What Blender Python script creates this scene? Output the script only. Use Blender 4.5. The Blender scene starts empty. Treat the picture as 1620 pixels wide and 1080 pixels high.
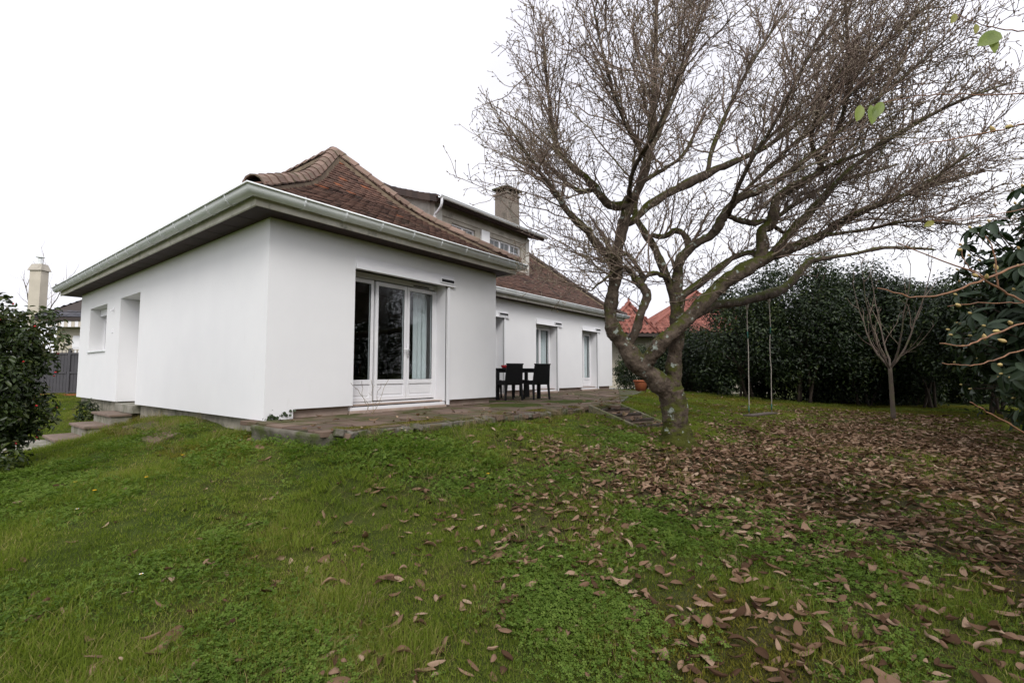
import bpy, bmesh, math, random
import numpy as np
from mathutils import Vector, Matrix, Euler, noise as mnoise

random.seed(7); rng = np.random.default_rng(7)
scene = bpy.context.scene
COL = scene.collection

# ------------------------------------------------------------------ camera
FPX, YAW, PITCH = 757.0, math.radians(37.9), math.atan(50/757.0)
CAM = np.array([-3.01, -6.50, 0.63])
Fh = np.array([math.cos(YAW), math.sin(YAW), 0]); RT = np.array([math.sin(YAW), -math.cos(YAW), 0]); ZZ = np.array([0, 0, 1.0])
FW = Fh*math.cos(PITCH)+ZZ*math.sin(PITCH); UP = ZZ*math.cos(PITCH)-Fh*math.sin(PITCH)
cam = bpy.data.cameras.new('camera'); cam_o = bpy.data.objects.new('camera', cam); COL.objects.link(cam_o)
cam.sensor_width = 36.0; cam.lens = FPX/1620*36; cam.clip_start = 0.05; cam.clip_end = 2000
mw = Matrix.Identity(4)
for i in range(3):
    mw[i][0] = RT[i]; mw[i][1] = UP[i]; mw[i][2] = -FW[i]; mw[i][3] = CAM[i]
cam_o.matrix_world = mw
scene.camera = cam_o

# ------------------------------------------------------------------ sky, sun, exposure
SUN_EL, SUN_AZ = math.radians(42), math.radians(230)      # azimuth measured from +X, counter-clockwise
world = bpy.data.worlds.new('World'); scene.world = world; world.use_nodes = True
wn = world.node_tree; wn.nodes.clear()
wo = wn.nodes.new('ShaderNodeOutputWorld'); wb = wn.nodes.new('ShaderNodeBackground')
sky = wn.nodes.new('ShaderNodeTexSky'); sky.sky_type = 'NISHITA'; sky.sun_disc = False
sky.sun_elevation = SUN_EL; sky.sun_rotation = math.radians(90)-SUN_AZ; sky.dust_density = 3.0
tcw = wn.nodes.new('ShaderNodeTexCoord'); nz = wn.nodes.new('ShaderNodeTexNoise')
nz.inputs['Scale'].default_value = 1.6; nz.inputs['Detail'].default_value = 5; nz.inputs['Roughness'].default_value = 0.5
crw = wn.nodes.new('ShaderNodeValToRGB')
crw.color_ramp.elements[0].position = 0.3; crw.color_ramp.elements[0].color = (6.3, 6.25, 6.85, 1)
crw.color_ramp.elements[1].position = 0.7; crw.color_ramp.elements[1].color = (7.7, 7.65, 8.05, 1)
mxw = wn.nodes.new('ShaderNodeMix'); mxw.data_type = 'RGBA'; mxw.inputs['Factor'].default_value = 0.93   # cloud cover
wn.links.new(tcw.outputs['Generated'], nz.inputs['Vector']); wn.links.new(nz.outputs['Fac'], crw.inputs['Fac'])
# the cloud deck is brighter round the veiled sun
vd = wn.nodes.new('ShaderNodeVectorMath'); vd.operation = 'DOT_PRODUCT'; vd.inputs[1].default_value = (math.cos(SUN_EL)*math.cos(SUN_AZ), math.cos(SUN_EL)*math.sin(SUN_AZ), math.sin(SUN_EL))
mr = wn.nodes.new('ShaderNodeMapRange'); mr.inputs['From Min'].default_value = -.35; mr.inputs['From Max'].default_value = 1.0; mr.inputs['To Min'].default_value = 1.0; mr.inputs['To Max'].default_value = 1.45
vm = wn.nodes.new('ShaderNodeVectorMath'); vm.operation = 'SCALE'
wn.links.new(tcw.outputs['Generated'], vd.inputs[0]); wn.links.new(vd.outputs['Value'], mr.inputs['Value']); wn.links.new(crw.outputs['Color'], vm.inputs[0]); wn.links.new(mr.outputs['Result'], vm.inputs['Scale'])
wn.links.new(sky.outputs['Color'], mxw.inputs['A']); wn.links.new(vm.outputs['Vector'], mxw.inputs['B'])
wn.links.new(mxw.outputs['Result'], wb.inputs['Color']); wb.inputs['Strength'].default_value = 0.1
wn.links.new(wb.outputs['Background'], wo.inputs['Surface'])
world.cycles.sampling_method = 'NONE'     # an even cloud deck is sampled best by the surfaces themselves
sun = bpy.data.lights.new('sun', 'SUN'); sun.energy = 1.3; sun.angle = math.radians(24); sun.color = (1, 0.97, 0.93)
sun_o = bpy.data.objects.new('sun', sun); COL.objects.link(sun_o)
sd = Vector((math.cos(SUN_EL)*math.cos(SUN_AZ), math.cos(SUN_EL)*math.sin(SUN_AZ), math.sin(SUN_EL)))
sun_o.rotation_euler = sd.to_track_quat('Z', 'Y').to_euler(); sun_o.location = (-20, -14, 25)
vs = scene.view_settings
vs.view_transform = 'Standard'; vs.look = 'None'; vs.exposure = 0.63; vs.gamma = 1.0; vs.use_curve_mapping = False
scene.render.engine = 'CYCLES'
cy = scene.cycles
cy.max_bounces = 5; cy.diffuse_bounces = 2; cy.glossy_bounces = 3; cy.transmission_bounces = 4; cy.transparent_max_bounces = 12
cy.use_denoising = True; cy.denoiser = 'OPENIMAGEDENOISE'; cy.denoising_prefilter = 'ACCURATE'; cy.use_adaptive_sampling = True; cy.adaptive_threshold = 0.01
cy.caustics_reflective = False; cy.caustics_refractive = False

# ------------------------------------------------------------------ helpers
def at(x, y, dep):                      # a point seen at a pixel of the photograph, `dep` metres deep
    return CAM+dep*(FW+RT*(x-810)/FPX-UP*(y-540)/FPX)
def gp(x, y, z):                        # where the sight line through a pixel meets the height z
    r = FW+RT*(x-810)/FPX-UP*(y-540)/FPX
    return CAM+r*((z-CAM[2])/r[2])
def proj(P):
    d = np.asarray(P)-CAM; w = d@FW
    return 810+FPX*(d@RT)/w, 540-FPX*(d@UP)/w, w
def unit(v):
    v = np.asarray(v, float); return v/np.maximum(np.linalg.norm(v, axis=-1, keepdims=True), 1e-9)

def tag(o, label=None, cat=None, group=None, kind=None):
    if label: o['label'] = label
    if cat: o['category'] = cat
    if group: o['group'] = group
    if kind: o['kind'] = kind
    return o
def link(o, parent=None):
    COL.objects.link(o)
    if parent is not None:
        o.parent = parent
        if parent.type == 'EMPTY': o.matrix_parent_inverse = Matrix.Translation(-Vector(parent.location))
    return o
def empty(name, loc, label, cat, group=None):
    o = bpy.data.objects.new(name, None); o.location = loc; o.empty_display_size = 0.2
    COL.objects.link(o); return tag(o, label, cat, group)
def mesh_np(name, V, F, mat=None, smooth=False, attrs=None):
    me = bpy.data.meshes.new(name); V = np.asarray(V, np.float32); me.vertices.add(len(V)); me.vertices.foreach_set('co', V.ravel())
    Fs = F if isinstance(F, list) and len(F) and isinstance(F[0], np.ndarray) and F[0].ndim == 2 else [np.asarray(F)]
    li = np.concatenate([f.ravel() for f in Fs]).astype(np.int32); lt = np.concatenate([np.full(len(f), f.shape[1]) for f in Fs]).astype(np.int32)
    ls = np.concatenate([[0], np.cumsum(lt)[:-1]]).astype(np.int32)
    me.loops.add(len(li)); me.loops.foreach_set('vertex_index', li)
    me.polygons.add(len(lt)); me.polygons.foreach_set('loop_start', ls); me.polygons.foreach_set('loop_total', lt)
    if smooth: me.polygons.foreach_set('use_smooth', np.ones(len(lt), bool))
    for k, a in (attrs or {}).items():
        at_ = me.attributes.new(k, 'FLOAT', 'POINT'); at_.data.foreach_set('value', np.asarray(a, np.float32))
    if mat: me.materials.append(mat)
    me.update(calc_edges=True); me.validate()
    return me
def ob(name, me, parent=None):
    return link(bpy.data.objects.new(name, me), parent)

class MB:
    def __init__(s): s.v = []; s.f = []; s.t = []
    def add(s, vs, fs, tint=0.5):
        n = len(s.v); s.v += [tuple(map(float, v)) for v in vs]; s.f += [tuple(i+n for i in f) for f in fs]; s.t += [tint]*len(vs); return s
    def box(s, x0, y0, z0, x1, y1, z1, mtx=None, tint=0.5):
        vs = [(x0,y0,z0),(x1,y0,z0),(x1,y1,z0),(x0,y1,z0),(x0,y0,z1),(x1,y0,z1),(x1,y1,z1),(x0,y1,z1)]
        if mtx is not None: vs = [tuple(mtx @ Vector(v)) for v in vs]
        return s.add(vs, [(0,3,2,1),(4,5,6,7),(0,1,5,4),(1,2,6,5),(2,3,7,6),(3,0,4,7)], tint)
    def hexa(s, b, t, tint=0.5):       # four bottom and four top corners
        return s.add(list(b)+list(t), [(0,3,2,1),(4,5,6,7),(0,1,5,4),(1,2,6,5),(2,3,7,6),(3,0,4,7)], tint)
    def prism(s, poly, z0, z1, tint=0.5):
        n = len(poly); vs = [(p[0], p[1], z0) for p in poly]+[(p[0], p[1], z1) for p in poly]
        return s.add(vs, [tuple(range(n-1, -1, -1)), tuple(range(n, 2*n))]+[(i, (i+1) % n, n+(i+1) % n, n+i) for i in range(n)], tint)
    def tube(s, pts, rad, sides=8, cap=True):
        pts = np.asarray(pts, float); n = len(pts); rad = np.broadcast_to(np.asarray(rad, float), (n,))
        tan = unit(np.gradient(pts, axis=0)); ref = np.array([0, 0, 1.0]) if abs(tan[0][2]) < .9 else np.array([1.0, 0, 0])
        u = unit(np.cross(tan[0], ref)); vs = []
        for i in range(n):
            u = unit(u-tan[i]*(u@tan[i])); w = np.cross(tan[i], u)
            for k in range(sides):
                a = 2*math.pi*k/sides; vs.append(pts[i]+rad[i]*(math.cos(a)*u+math.sin(a)*w))
        fs = [(i*sides+k, i*sides+(k+1) % sides, (i+1)*sides+(k+1) % sides, (i+1)*sides+k) for i in range(n-1) for k in range(sides)]
        if cap: fs += [tuple(range(sides-1, -1, -1)), tuple((n-1)*sides+k for k in range(sides))]
        return s.add(vs, fs)
    def lathe(s, c, prof, sides=16):
        vs = []; n = len(prof)
        for r, z in prof:
            for k in range(sides):
                a = 2*math.pi*k/sides; vs.append((c[0]+r*math.cos(a), c[1]+r*math.sin(a), c[2]+z))
        fs = [(i*sides+k, i*sides+(k+1) % sides, (i+1)*sides+(k+1) % sides, (i+1)*sides+k) for i in range(n-1) for k in range(sides)]
        fs += [tuple(range(sides-1, -1, -1)), tuple((n-1)*sides+k for k in range(sides))]
        return s.add(vs, fs)
    def sweep(s, pts, prof, side):     # profile (out, z) swept along a horizontal polyline with mitres; `side` = +1 right of travel
        pts = [np.array(p, float) for p in pts]; n = len(pts); m = len(prof); vs = []
        for i in range(n):
            d0 = unit((pts[i]-pts[i-1])[:2]) if i > 0 else unit((pts[1]-pts[0])[:2]); d1 = unit((pts[i+1]-pts[i])[:2]) if i < n-1 else d0
            n0 = np.array([d0[1], -d0[0]])*side; n1 = np.array([d1[1], -d1[0]])*side
            b = n0+n1; b = b/max(1e-6, (b@n0))
            for o_, z_ in prof: vs.append((pts[i][0]+b[0]*o_, pts[i][1]+b[1]*o_, pts[i][2]+z_))
        fs = [(i*m+k, i*m+k+1, (i+1)*m+k+1, (i+1)*m+k) for i in range(n-1) for k in range(m-1)]
        return s.add(vs, fs)
    def mesh(s, name, mat, smooth=False):
        me = bpy.data.meshes.new(name); me.from_pydata(s.v, [], s.f)
        a = me.attributes.new('tint', 'FLOAT', 'POINT'); a.data.foreach_set('value', np.asarray(s.t, np.float32))
        me.materials.append(mat)
        if smooth: me.polygons.foreach_set('use_smooth', np.ones(len(me.polygons), bool))
        me.update(); return me
    def ob(s, name, mat, parent=None, smooth=False, bevel=0, fix=True):
        me = s.mesh(name, mat, smooth)
        if fix:
            bm = bmesh.new(); bm.from_mesh(me); bmesh.ops.recalc_face_normals(bm, faces=bm.faces); bm.to_mesh(me); bm.free()
        o = ob(name, me, parent)
        if bevel:
            b = o.modifiers.new('bevel', 'BEVEL'); b.width = bevel; b.segments = 2; b.limit_method = 'ANGLE'; b.angle_limit = 0.7
        return o
def catmull(P, k=4):
    P = np.asarray(P, float); out = []
    Q = np.vstack([2*P[0]-P[1], P, 2*P[-1]-P[-2]])
    for i in range(1, len(Q)-2):
        for t in np.linspace(0, 1, k, endpoint=False):
            a, b, c, d = Q[i-1], Q[i], Q[i+1], Q[i+2]
            out.append(.5*((2*b)+(c-a)*t+(2*a-5*b+4*c-d)*t*t+(3*b-a-3*c+d)*t**3))
    out.append(P[-1]); return np.array(out)
def smoothnoise(V, sc):                 # smooth pseudo noise, vectorised
    V = np.asarray(V, float)*sc
    return (np.sin(V[:, 0]*1.7+1.3*np.sin(V[:, 1]*1.1+.5))+np.sin(V[:, 1]*2.1+1.7*np.sin(V[:, 2]*.9))+np.sin(V[:, 2]*1.9+1.1*np.sin(V[:, 0]*1.3+2)))/3

# ------------------------------------------------------------------ materials
def mat_base(name):
    m = bpy.data.materials.new(name); m.use_nodes = True; nt = m.node_tree
    b = nt.nodes['Principled BSDF']; return m, nt, b
def N(nt, t, **kw):
    n = nt.nodes.new(t)
    for k, v in kw.items():
        if k in n.inputs: n.inputs[k].default_value = v
        else: setattr(n, k, v)
    return n
def mixc(nt, fac, a, b, blend='MIX'):
    n = nt.nodes.new('ShaderNodeMix'); n.data_type = 'RGBA'; n.blend_type = blend
    for s, v in (('Factor', fac), ('A', a), ('B', b)):
        if isinstance(v, (int, float)): n.inputs[s].default_value = v
        elif isinstance(v, tuple): n.inputs[s].default_value = (*v, 1) if len(v) == 3 else v
        else: nt.links.new(v, n.inputs[s])
    return n.outputs['Result']
def ramp(nt, src, p0, p1, c0=(0,0,0), c1=(1,1,1)):
    r = nt.nodes.new('ShaderNodeValToRGB'); e = r.color_ramp.elements
    e[0].position = p0; e[0].color = (*c0, 1); e[1].position = p1; e[1].color = (*c1, 1)
    nt.links.new(src, r.inputs['Fac']); return r.outputs['Color']
def noise_n(nt, scale, detail=6, rough=.6, coord='Object', vec=None, stretch=None):
    n = N(nt, 'ShaderNodeTexNoise', Scale=scale, Detail=detail, Roughness=rough)
    if vec is None:
        if coord == 'World': vec = N(nt, 'ShaderNodeNewGeometry').outputs['Position']
        else: vec = N(nt, 'ShaderNodeTexCoord').outputs[coord]
    if stretch:
        mp = N(nt, 'ShaderNodeMapping'); mp.inputs['Scale'].default_value = stretch; nt.links.new(vec, mp.inputs['Vector']); vec = mp.outputs['Vector']
    nt.links.new(vec, n.inputs['Vector']); return n.outputs['Fac']
def bump(nt, b, h, strength=.3, dist=.01):
    bp = N(nt, 'ShaderNodeBump', Strength=strength, Distance=dist); nt.links.new(h, bp.inputs['Height']); nt.links.new(bp.outputs['Normal'], b.inputs['Normal'])
def mat(name, c1, c2=None, scale=4, rough=.8, bmp=0, bscale=40, bdist=.005, spec=.3, metal=0, lo=.35, hi=.65, coord='Object', stretch=None, c3=None, s3=1.0, lo3=.5, hi3=.7):
    m, nt, b = mat_base(name)
    b.inputs['Roughness'].default_value = rough; b.inputs['Specular IOR Level'].default_value = spec; b.inputs['Metallic'].default_value = metal
    if c2 is None: b.inputs['Base Color'].default_value = (*c1, 1)
    else:
        c = mixc(nt, ramp(nt, noise_n(nt, scale, coord=coord, stretch=stretch), lo, hi), c1, c2)
        if c3: c = mixc(nt, ramp(nt, noise_n(nt, s3, 8, .65, coord=coord), lo3, hi3), c, c3)
        nt.links.new(c, b.inputs['Base Color'])
    if bmp: bump(nt, b, noise_n(nt, bscale, coord=coord), bmp, bdist)
    return m
def mat_tint(name, cols, rough=.8, spec=.3, transl=0, nscale=0, rand=True, bmp=0, bscale=60, wear=None):
    """colour picked along `cols` by the per-vertex tint (or the object's own random)"""
    m, nt, b = mat_base(name); b.inputs['Roughness'].default_value = rough; b.inputs['Specular IOR Level'].default_value = spec
    a = N(nt, 'ShaderNodeAttribute', attribute_name='tint').outputs['Fac']
    if nscale:
        nn = noise_n(nt, nscale, 3, .5, 'World'); ad = N(nt, 'ShaderNodeMath', operation='ADD'); mu = N(nt, 'ShaderNodeMath', operation='MULTIPLY_ADD')
        mu.inputs[1].default_value = 1.1; mu.inputs[2].default_value = -.55
        nt.links.new(nn, mu.inputs[0]); nt.links.new(a, ad.inputs[0]); nt.links.new(mu.outputs[0], ad.inputs[1]); a = ad.outputs[0]
    r = nt.nodes.new('ShaderNodeValToRGB'); e = r.color_ramp.elements
    while len(e) < len(cols): e.new(.5)
    for i, c in enumerate(cols): e[i].position = i/(len(cols)-1); e[i].color = (*c, 1)
    nt.links.new(a, r.inputs['Fac']); c = r.outputs['Color']
    if wear: c = mixc(nt, ramp(nt, noise_n(nt, wear[1], 8, .65, 'World'), wear[2], wear[3]), c, wear[0])
    nt.links.new(c, b.inputs['Base Color'])
    if bmp: bump(nt, b, noise_n(nt, bscale, coord='World'), bmp, .004)
    if transl:
        tb = N(nt, 'ShaderNodeBsdfTranslucent'); nt.links.new(mixc(nt, 1.0, c, (1.3, 1.5, .6), 'MULTIPLY'), tb.inputs['Color'])
        ms = N(nt, 'ShaderNodeMixShader'); ms.inputs[0].default_value = transl
        nt.links.new(b.outputs[0], ms.inputs[1]); nt.links.new(tb.outputs[0], ms.inputs[2])
        nt.links.new(ms.outputs[0], nt.nodes['Material Output'].inputs['Surface'])
    return m
def mat_glass(name, tint=(.92, .95, .95), refl=1.0):
    m = bpy.data.materials.new(name); m.use_nodes = True; nt = m.node_tree; nt.nodes.remove(nt.nodes['Principled BSDF'])
    t = N(nt, 'ShaderNodeBsdfTransparent'); t.inputs[0].default_value = (*tint, 1)
    g = N(nt, 'ShaderNodeBsdfGlossy'); g.inputs['Roughness'].default_value = 0.01
    fr = N(nt, 'ShaderNodeFresnel', IOR=1.52); gb = N(nt, 'ShaderNodeNewGeometry'); mm = N(nt, 'ShaderNodeMapRange'); mm.inputs['To Min'].default_value = 1.52; mm.inputs['To Max'].default_value = 1/1.52
    nt.links.new(gb.outputs['Backfacing'], mm.inputs['Value']); nt.links.new(mm.outputs['Result'], fr.inputs['IOR']); ms = N(nt, 'ShaderNodeMixShader')
    nt.links.new(fr.outputs[0], ms.inputs[0]); nt.links.new(t.outputs[0], ms.inputs[1]); nt.links.new(g.outputs[0], ms.inputs[2])
    nt.links.new(ms.outputs[0], nt.nodes['Material Output'].inputs['Surface']); return m

M = {}
# white render with faint trowel unevenness and grime
m, nt, b = mat_base('white_render'); b.inputs['Roughness'].default_value = .9; b.inputs['Specular IOR Level'].default_value = .2
c = mixc(nt, ramp(nt, noise_n(nt, 1.3, 5, .6), .3, .75), (.80, .80, .80), (.76, .76, .765))
c = mixc(nt, ramp(nt, noise_n(nt, 5, 6, .7, stretch=(1, 1, .25)), .64, .92), c, (.68, .68, .665))
nt.links.new(c, b.inputs['Base Color']); bump(nt, b, noise_n(nt, 220, 3), .25, .002); M['render'] = m
M['pvc'] = mat('white_pvc', (.80, .80, .81), (.77, .77, .79), 3, .35, spec=.5)
M['rubber'] = mat('black_rubber', (.012, .012, .014), rough=.6)
M['plinth_front'] = mat('pinkish_plinth', (.42, .33, .27), (.31, .235, .195), 5, .9, .4, 60, .004)
M['plinth_side'] = mat('weathered_plinth', (.34, .31, .25), (.19, .175, .14), 4, .95, .5, 40, .006, c3=(.08, .085, .05), s3=2.2, lo3=.5, hi3=.68)
M['soffit'] = mat('brown_soffit', (.042, .023, .018), (.032, .017, .013), 6, .7, .2, 30, stretch=(1, 1, 1))
M['fascia'] = mat('weathered_fascia', (.70, .67, .60), (.56, .53, .46), 3.5, .8, .3, 50, .003, c3=(.16, .15, .12), s3=5, lo3=.58, hi3=.75)
M['zinc'] = mat('pale_zinc', (.80, .83, .825), (.70, .73, .725), 2.5, .5, .05, 20, .003, .5, .0, c3=(.26, .27, .24), s3=7, lo3=.62, hi3=.8)
M['rust'] = mat('rusty_steel', (.15, .06, .035), (.25, .22, .2), 20, .8)
M['tile'] = mat_tint('clay_roof_tile', [(.066, .043, .036), (.118, .071, .056), (.160, .092, .070), (.19, .105, .078), (.33, .125, .065)], .85, .25, bmp=.3, bscale=90, wear=((.060, .053, .042), 2.2, .52, .75))
M['ridge'] = mat_tint('clay_ridge_tile', [(.14, .090, .070), (.20, .135, .105), (.25, .17, .135)], .85, .25, bmp=.4, bscale=60, wear=((.12, .115, .07), 5, .5, .75))
M['ridge_dark'] = mat_tint('dark_ridge_tile', [(.045, .035, .032), (.065, .048, .042), (.085, .06, .05)], .85, .25, bmp=.4, bscale=60)
M['deck'] = mat('roof_underlay', (.05, .04, .035))
M['mortar'] = mat('ridge_mortar', (.19, .15, .10), (.12, .085, .06), 8, .95, .6, 50, .008)
M['dormer'] = mat('grey_beige_render', (.46, .425, .36), (.34, .31, .26), 3, .9, .3, 50, c3=(.15, .14, .115), s3=1.7, lo3=.55, hi3=.75)
M['chim'] = mat('pebbled_chimney', (.25, .215, .175), (.15, .13, .11), 28, .95, .6, 70, .01, c3=(.10, .095, .075), s3=2.5)
M['glass'] = mat_glass('window_glass')
M['curtain'] = mat('grey_curtain', (.74, .77, .78), (.66, .69, .71), 3, .95)
M['room'] = mat('room_wall', (.16, .145, .13)); M['roomfloor'] = mat('room_floor', (.12, .08, .05), (.08, .055, .035), 6)
M['vent'] = mat('black_vent', (.015, .015, .016), rough=.7)
M['metal'] = mat('brushed_handle', (.6, .6, .6), rough=.3, metal=1)
M['stone'] = mat_tint('reddish_flagstone', [(.095, .066, .050), (.135, .094, .070), (.18, .128, .098)], .9, .2, bmp=.5, bscale=30, wear=((.062, .065, .020), 1.3, .46, .62))
M['slabbase'] = mat('mossy_joint', (.06, .07, .02), (.075, .062, .045), 6, .95, .6, 40, .01)
M['slabedge'] = mat('old_concrete_edge', (.16, .145, .12), (.085, .078, .06), 5, .95, .8, 25, .02, c3=(.055, .07, .015), s3=2.6, lo3=.46, hi3=.6)
M['conc'] = mat('old_concrete', (.30, .285, .24), (.19, .18, .145), 4, .95, .6, 35, .012, c3=(.10, .105, .05), s3=2.5, lo3=.5, hi3=.7)
M['steptread'] = mat('brown_stone_tread', (.225, .165, .13), (.15, .11, .088), 6, .9, .5, 30, .008, c3=(.10, .10, .055), s3=3, lo3=.55, hi3=.7)
M['rail'] = mat('mossy_kerb', (.17, .155, .105), (.10, .095, .06), 6, .95, .6, 35, .01, c3=(.085, .10, .03), s3=3, lo3=.48, hi3=.65)
M['log'] = mat('dark_wet_timber', (.035, .027, .021), (.06, .046, .035), 9, .85, .5, 40, .01)
M['offwhite'] = mat('weathered_offwhite', (.58, .56, .51), (.46, .44, .39), 4, .9, .2, 40, c3=(.30, .28, .23), s3=3, lo3=.58, hi3=.75)
M['rattan'] = mat('black_resin', (.008, .008, .009), (.013, .013, .014), 30, .55, .5, 60, .004, .2)
M['red'] = mat('red_plastic', (.45, .02, .025), rough=.4)
M['terracotta'] = mat('terracotta', (.33, .10, .04), (.24, .075, .035), 6, .85)
M['rope'] = mat('pale_rope', (.42, .38, .33), (.30, .27, .23), 30, .9)
M['cord_green'] = mat('green_cord', (.03, .13, .10), rough=.8)
M['wood'] = mat('grey_wood', (.10, .08, .062), (.065, .05, .04), 10, .85, .3, 30)
# ------------------------------------------------------------------ ground
CTRL = np.array([
 (-.25,-1.3,-.17),(-.25,-1.95,-.20),(.5,-1.95,-.11),(2,-1.95,-.10),(4,-2.05,-.10),(1.2,-2.4,-.2),(5,-2.1,-.12),(-.05,.1,-.22),(-.08,2.35,-.12),(-.45,2.4,-.25),(-.1,4.8,-.25),
 (-.5,4.6,-.42),(-1.0,7.2,-.74),(-1.2,6.6,-.74),(-1.6,5.4,-.74),(-.9,5.3,-.68),(-.2,8.4,-.40),(-.1,10,-.28),(-1.2,9,-.6),(0,13.8,-.02),(-3,13,-.3),(0,20,0),(6,20,0),(-12,12,-.5),
 (-2.3,2.4,-.62),(-1.2,1,-.48),(-2.5,0,-.78),(-4.5,1,-.95),(-6,-4,-1.0),(-3,-6.5,-.97),(-1,-5,-.93),(-2.5,-2.8,-.93),(.7,-7,-.95),(-3,-10,-1.0),(3,-11,-.9),(-10,-8,-1.0),(-9,3,-1.0),
 (0,-3.1,-.58),(1.2,-3.3,-.50),(2.2,-4.3,-.62),(-.9,-2,-.52),(-1.1,-3.6,-.78),(.8,-5,-.82),(3,-3.1,-.38),
 (4.6,-2.7,-.26),(5.1,-3.05,-.36),(6.1,-3.3,-.36),(4.4,-3.95,-.46),(6.3,-2.3,-.12),(7.5,-1.7,-.06),(7.6,-3,-.28),(3,-6,-.75),(6,-6.2,-.62),(9,-4.2,-.5),(12,-6.6,-.5),
 (10.2,-.7,-.05),(11,-2.2,-.25),(14,0,-.06),(16,0,-.1),(15,3,-.1),(17,-5,-.5),(14,-9,-.5),(8,-9,-.6),(20,-2,-.5),(22,4,-.4),(22,-12,-.5),(5,5,-.1),(10,5,-.1),(8,1,-.1),(2,1,-.15),(2,6,-.15),(10,12,-.1),(18,14,-.2),
], float)
def _tps(d): return np.where(d > 1e-9, d*d*np.log(np.maximum(d, 1e-9)), 0)
_n = len(CTRL); _A = np.zeros((_n+3, _n+3))
_A[:_n, :_n] = _tps(np.linalg.norm(CTRL[:, None, :2]-CTRL[None, :, :2], axis=2))+np.eye(_n)*.15
_A[:_n, _n] = 1; _A[:_n, _n+1:] = CTRL[:, :2]; _A[_n, :_n] = 1; _A[_n+1:, :_n] = CTRL[:, :2].T
_w = np.linalg.solve(_A, np.concatenate([CTRL[:, 2], [0, 0, 0]]))
def gz(x, y):
    x = np.atleast_1d(np.asarray(x, float)); y = np.atleast_1d(np.asarray(y, float)); P = np.stack([x, y], 1)
    z = np.empty(len(x))
    for i in range(0, len(x), 20000):
        p = P[i:i+20000]; z[i:i+20000] = _tps(np.linalg.norm(p[:, None]-CTRL[None, :, :2], axis=2))@_w[:_n]+_w[_n]+p@_w[_n+1:]
    r = np.hypot(x-4, y); k = np.clip((r-18)/10, 0, 1); k = k*k*(3-2*k)
    z = z*(1-k)+(-.4)*k
    q = np.stack([x, y, x*0], 1)
    return z+(.028*smoothnoise(q, 2.1)+.012*smoothnoise(q+3, 6)+.005*smoothnoise(q+1, 15))*(1-k)
def g1(x, y): return float(gz(x, y)[0])
# the litter of leaves under the tree: leaves per square metre
def litter(x, y):
    g = lambda cx, cy, sx, sy, a, r=0.: a*np.exp(-.5*((((x-cx)*math.cos(r)+(y-cy)*math.sin(r))/sx)**2+((-(x-cx)*math.sin(r)+(y-cy)*math.cos(r))/sy)**2))
    d = g(3.3, -4.5, 1.6, .8, 165, -.35)+g(6.8, -6.5, 3.0, 1.6, 150, -.15)+g(10, -6, 3.0, 1.5, 80)+g(3.0, -6.9, 2.0, 1.1, 62)+g(5.4, -3.2, .5, .6, 50)
    d = d+44*np.exp(-.5*(((x-1.6)/3.2)**2+((y+5.3)/1.9)**2))+2.2
    q = np.stack([x, y, 0*x], 1); return d*np.clip(1+.6*smoothnoise(q, 1.9)+.3*smoothnoise(q, 5.3), .15, 2)

def ax(a, b, fine0, fine1, h):
    mid = np.arange(fine0, fine1+1e-6, h)
    lo = fine0-np.cumsum(h*1.22**np.arange(1, 60)); hi = fine1+np.cumsum(h*1.22**np.arange(1, 60))
    return np.concatenate([[a], lo[lo > a+1][::-1], mid, hi[hi < b-1], [b]])
gx = ax(-600, 900, -7, 17, .14); gy = ax(-700, 800, -10, 12, .14)
GX, GY = np.meshgrid(gx, gy, indexing='ij'); gzv = gz(GX.ravel(), GY.ravel())
ii = np.arange(GX.size).reshape(GX.shape)
gf = np.stack([ii[:-1, :-1].ravel(), ii[1:, :-1].ravel(), ii[1:, 1:].ravel(), ii[:-1, 1:].ravel()], 1)
m, nt, b = mat_base('lawn_soil'); b.inputs['Roughness'].default_value = 1; b.inputs['Specular IOR Level'].default_value = .1
c = mixc(nt, ramp(nt, noise_n(nt, 2.2, 7, .65, 'World'), .35, .65), (.040, .062, .012), (.070, .088, .018))
c = mixc(nt, ramp(nt, noise_n(nt, .8, 6, .6, 'World'), .5, .68), c, (.080, .082, .018))
c = mixc(nt, ramp(nt, noise_n(nt, 3.7, 8, .7, 'World'), .56, .7), c, (.055, .038, .022))
lt = N(nt, 'ShaderNodeAttribute', attribute_name='tint').outputs['Fac']
c = mixc(nt, lt, c, (.060, .040, .028))
nt.links.new(c, b.inputs['Base Color']); bump(nt, b, noise_n(nt, 45, 8, .7, 'World'), .9, .03); M['lawn'] = m
lawn_o = ob('lawn_ground', mesh_np('lawn_ground', np.stack([GX.ravel(), GY.ravel(), gzv], 1), gf, m, True,
            {'tint': np.clip(litter(GX.ravel(), GY.ravel())/190, 0, .75)}))
tag(lawn_o, 'green lawn sloping down from the house terrace', kind='structure')

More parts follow.
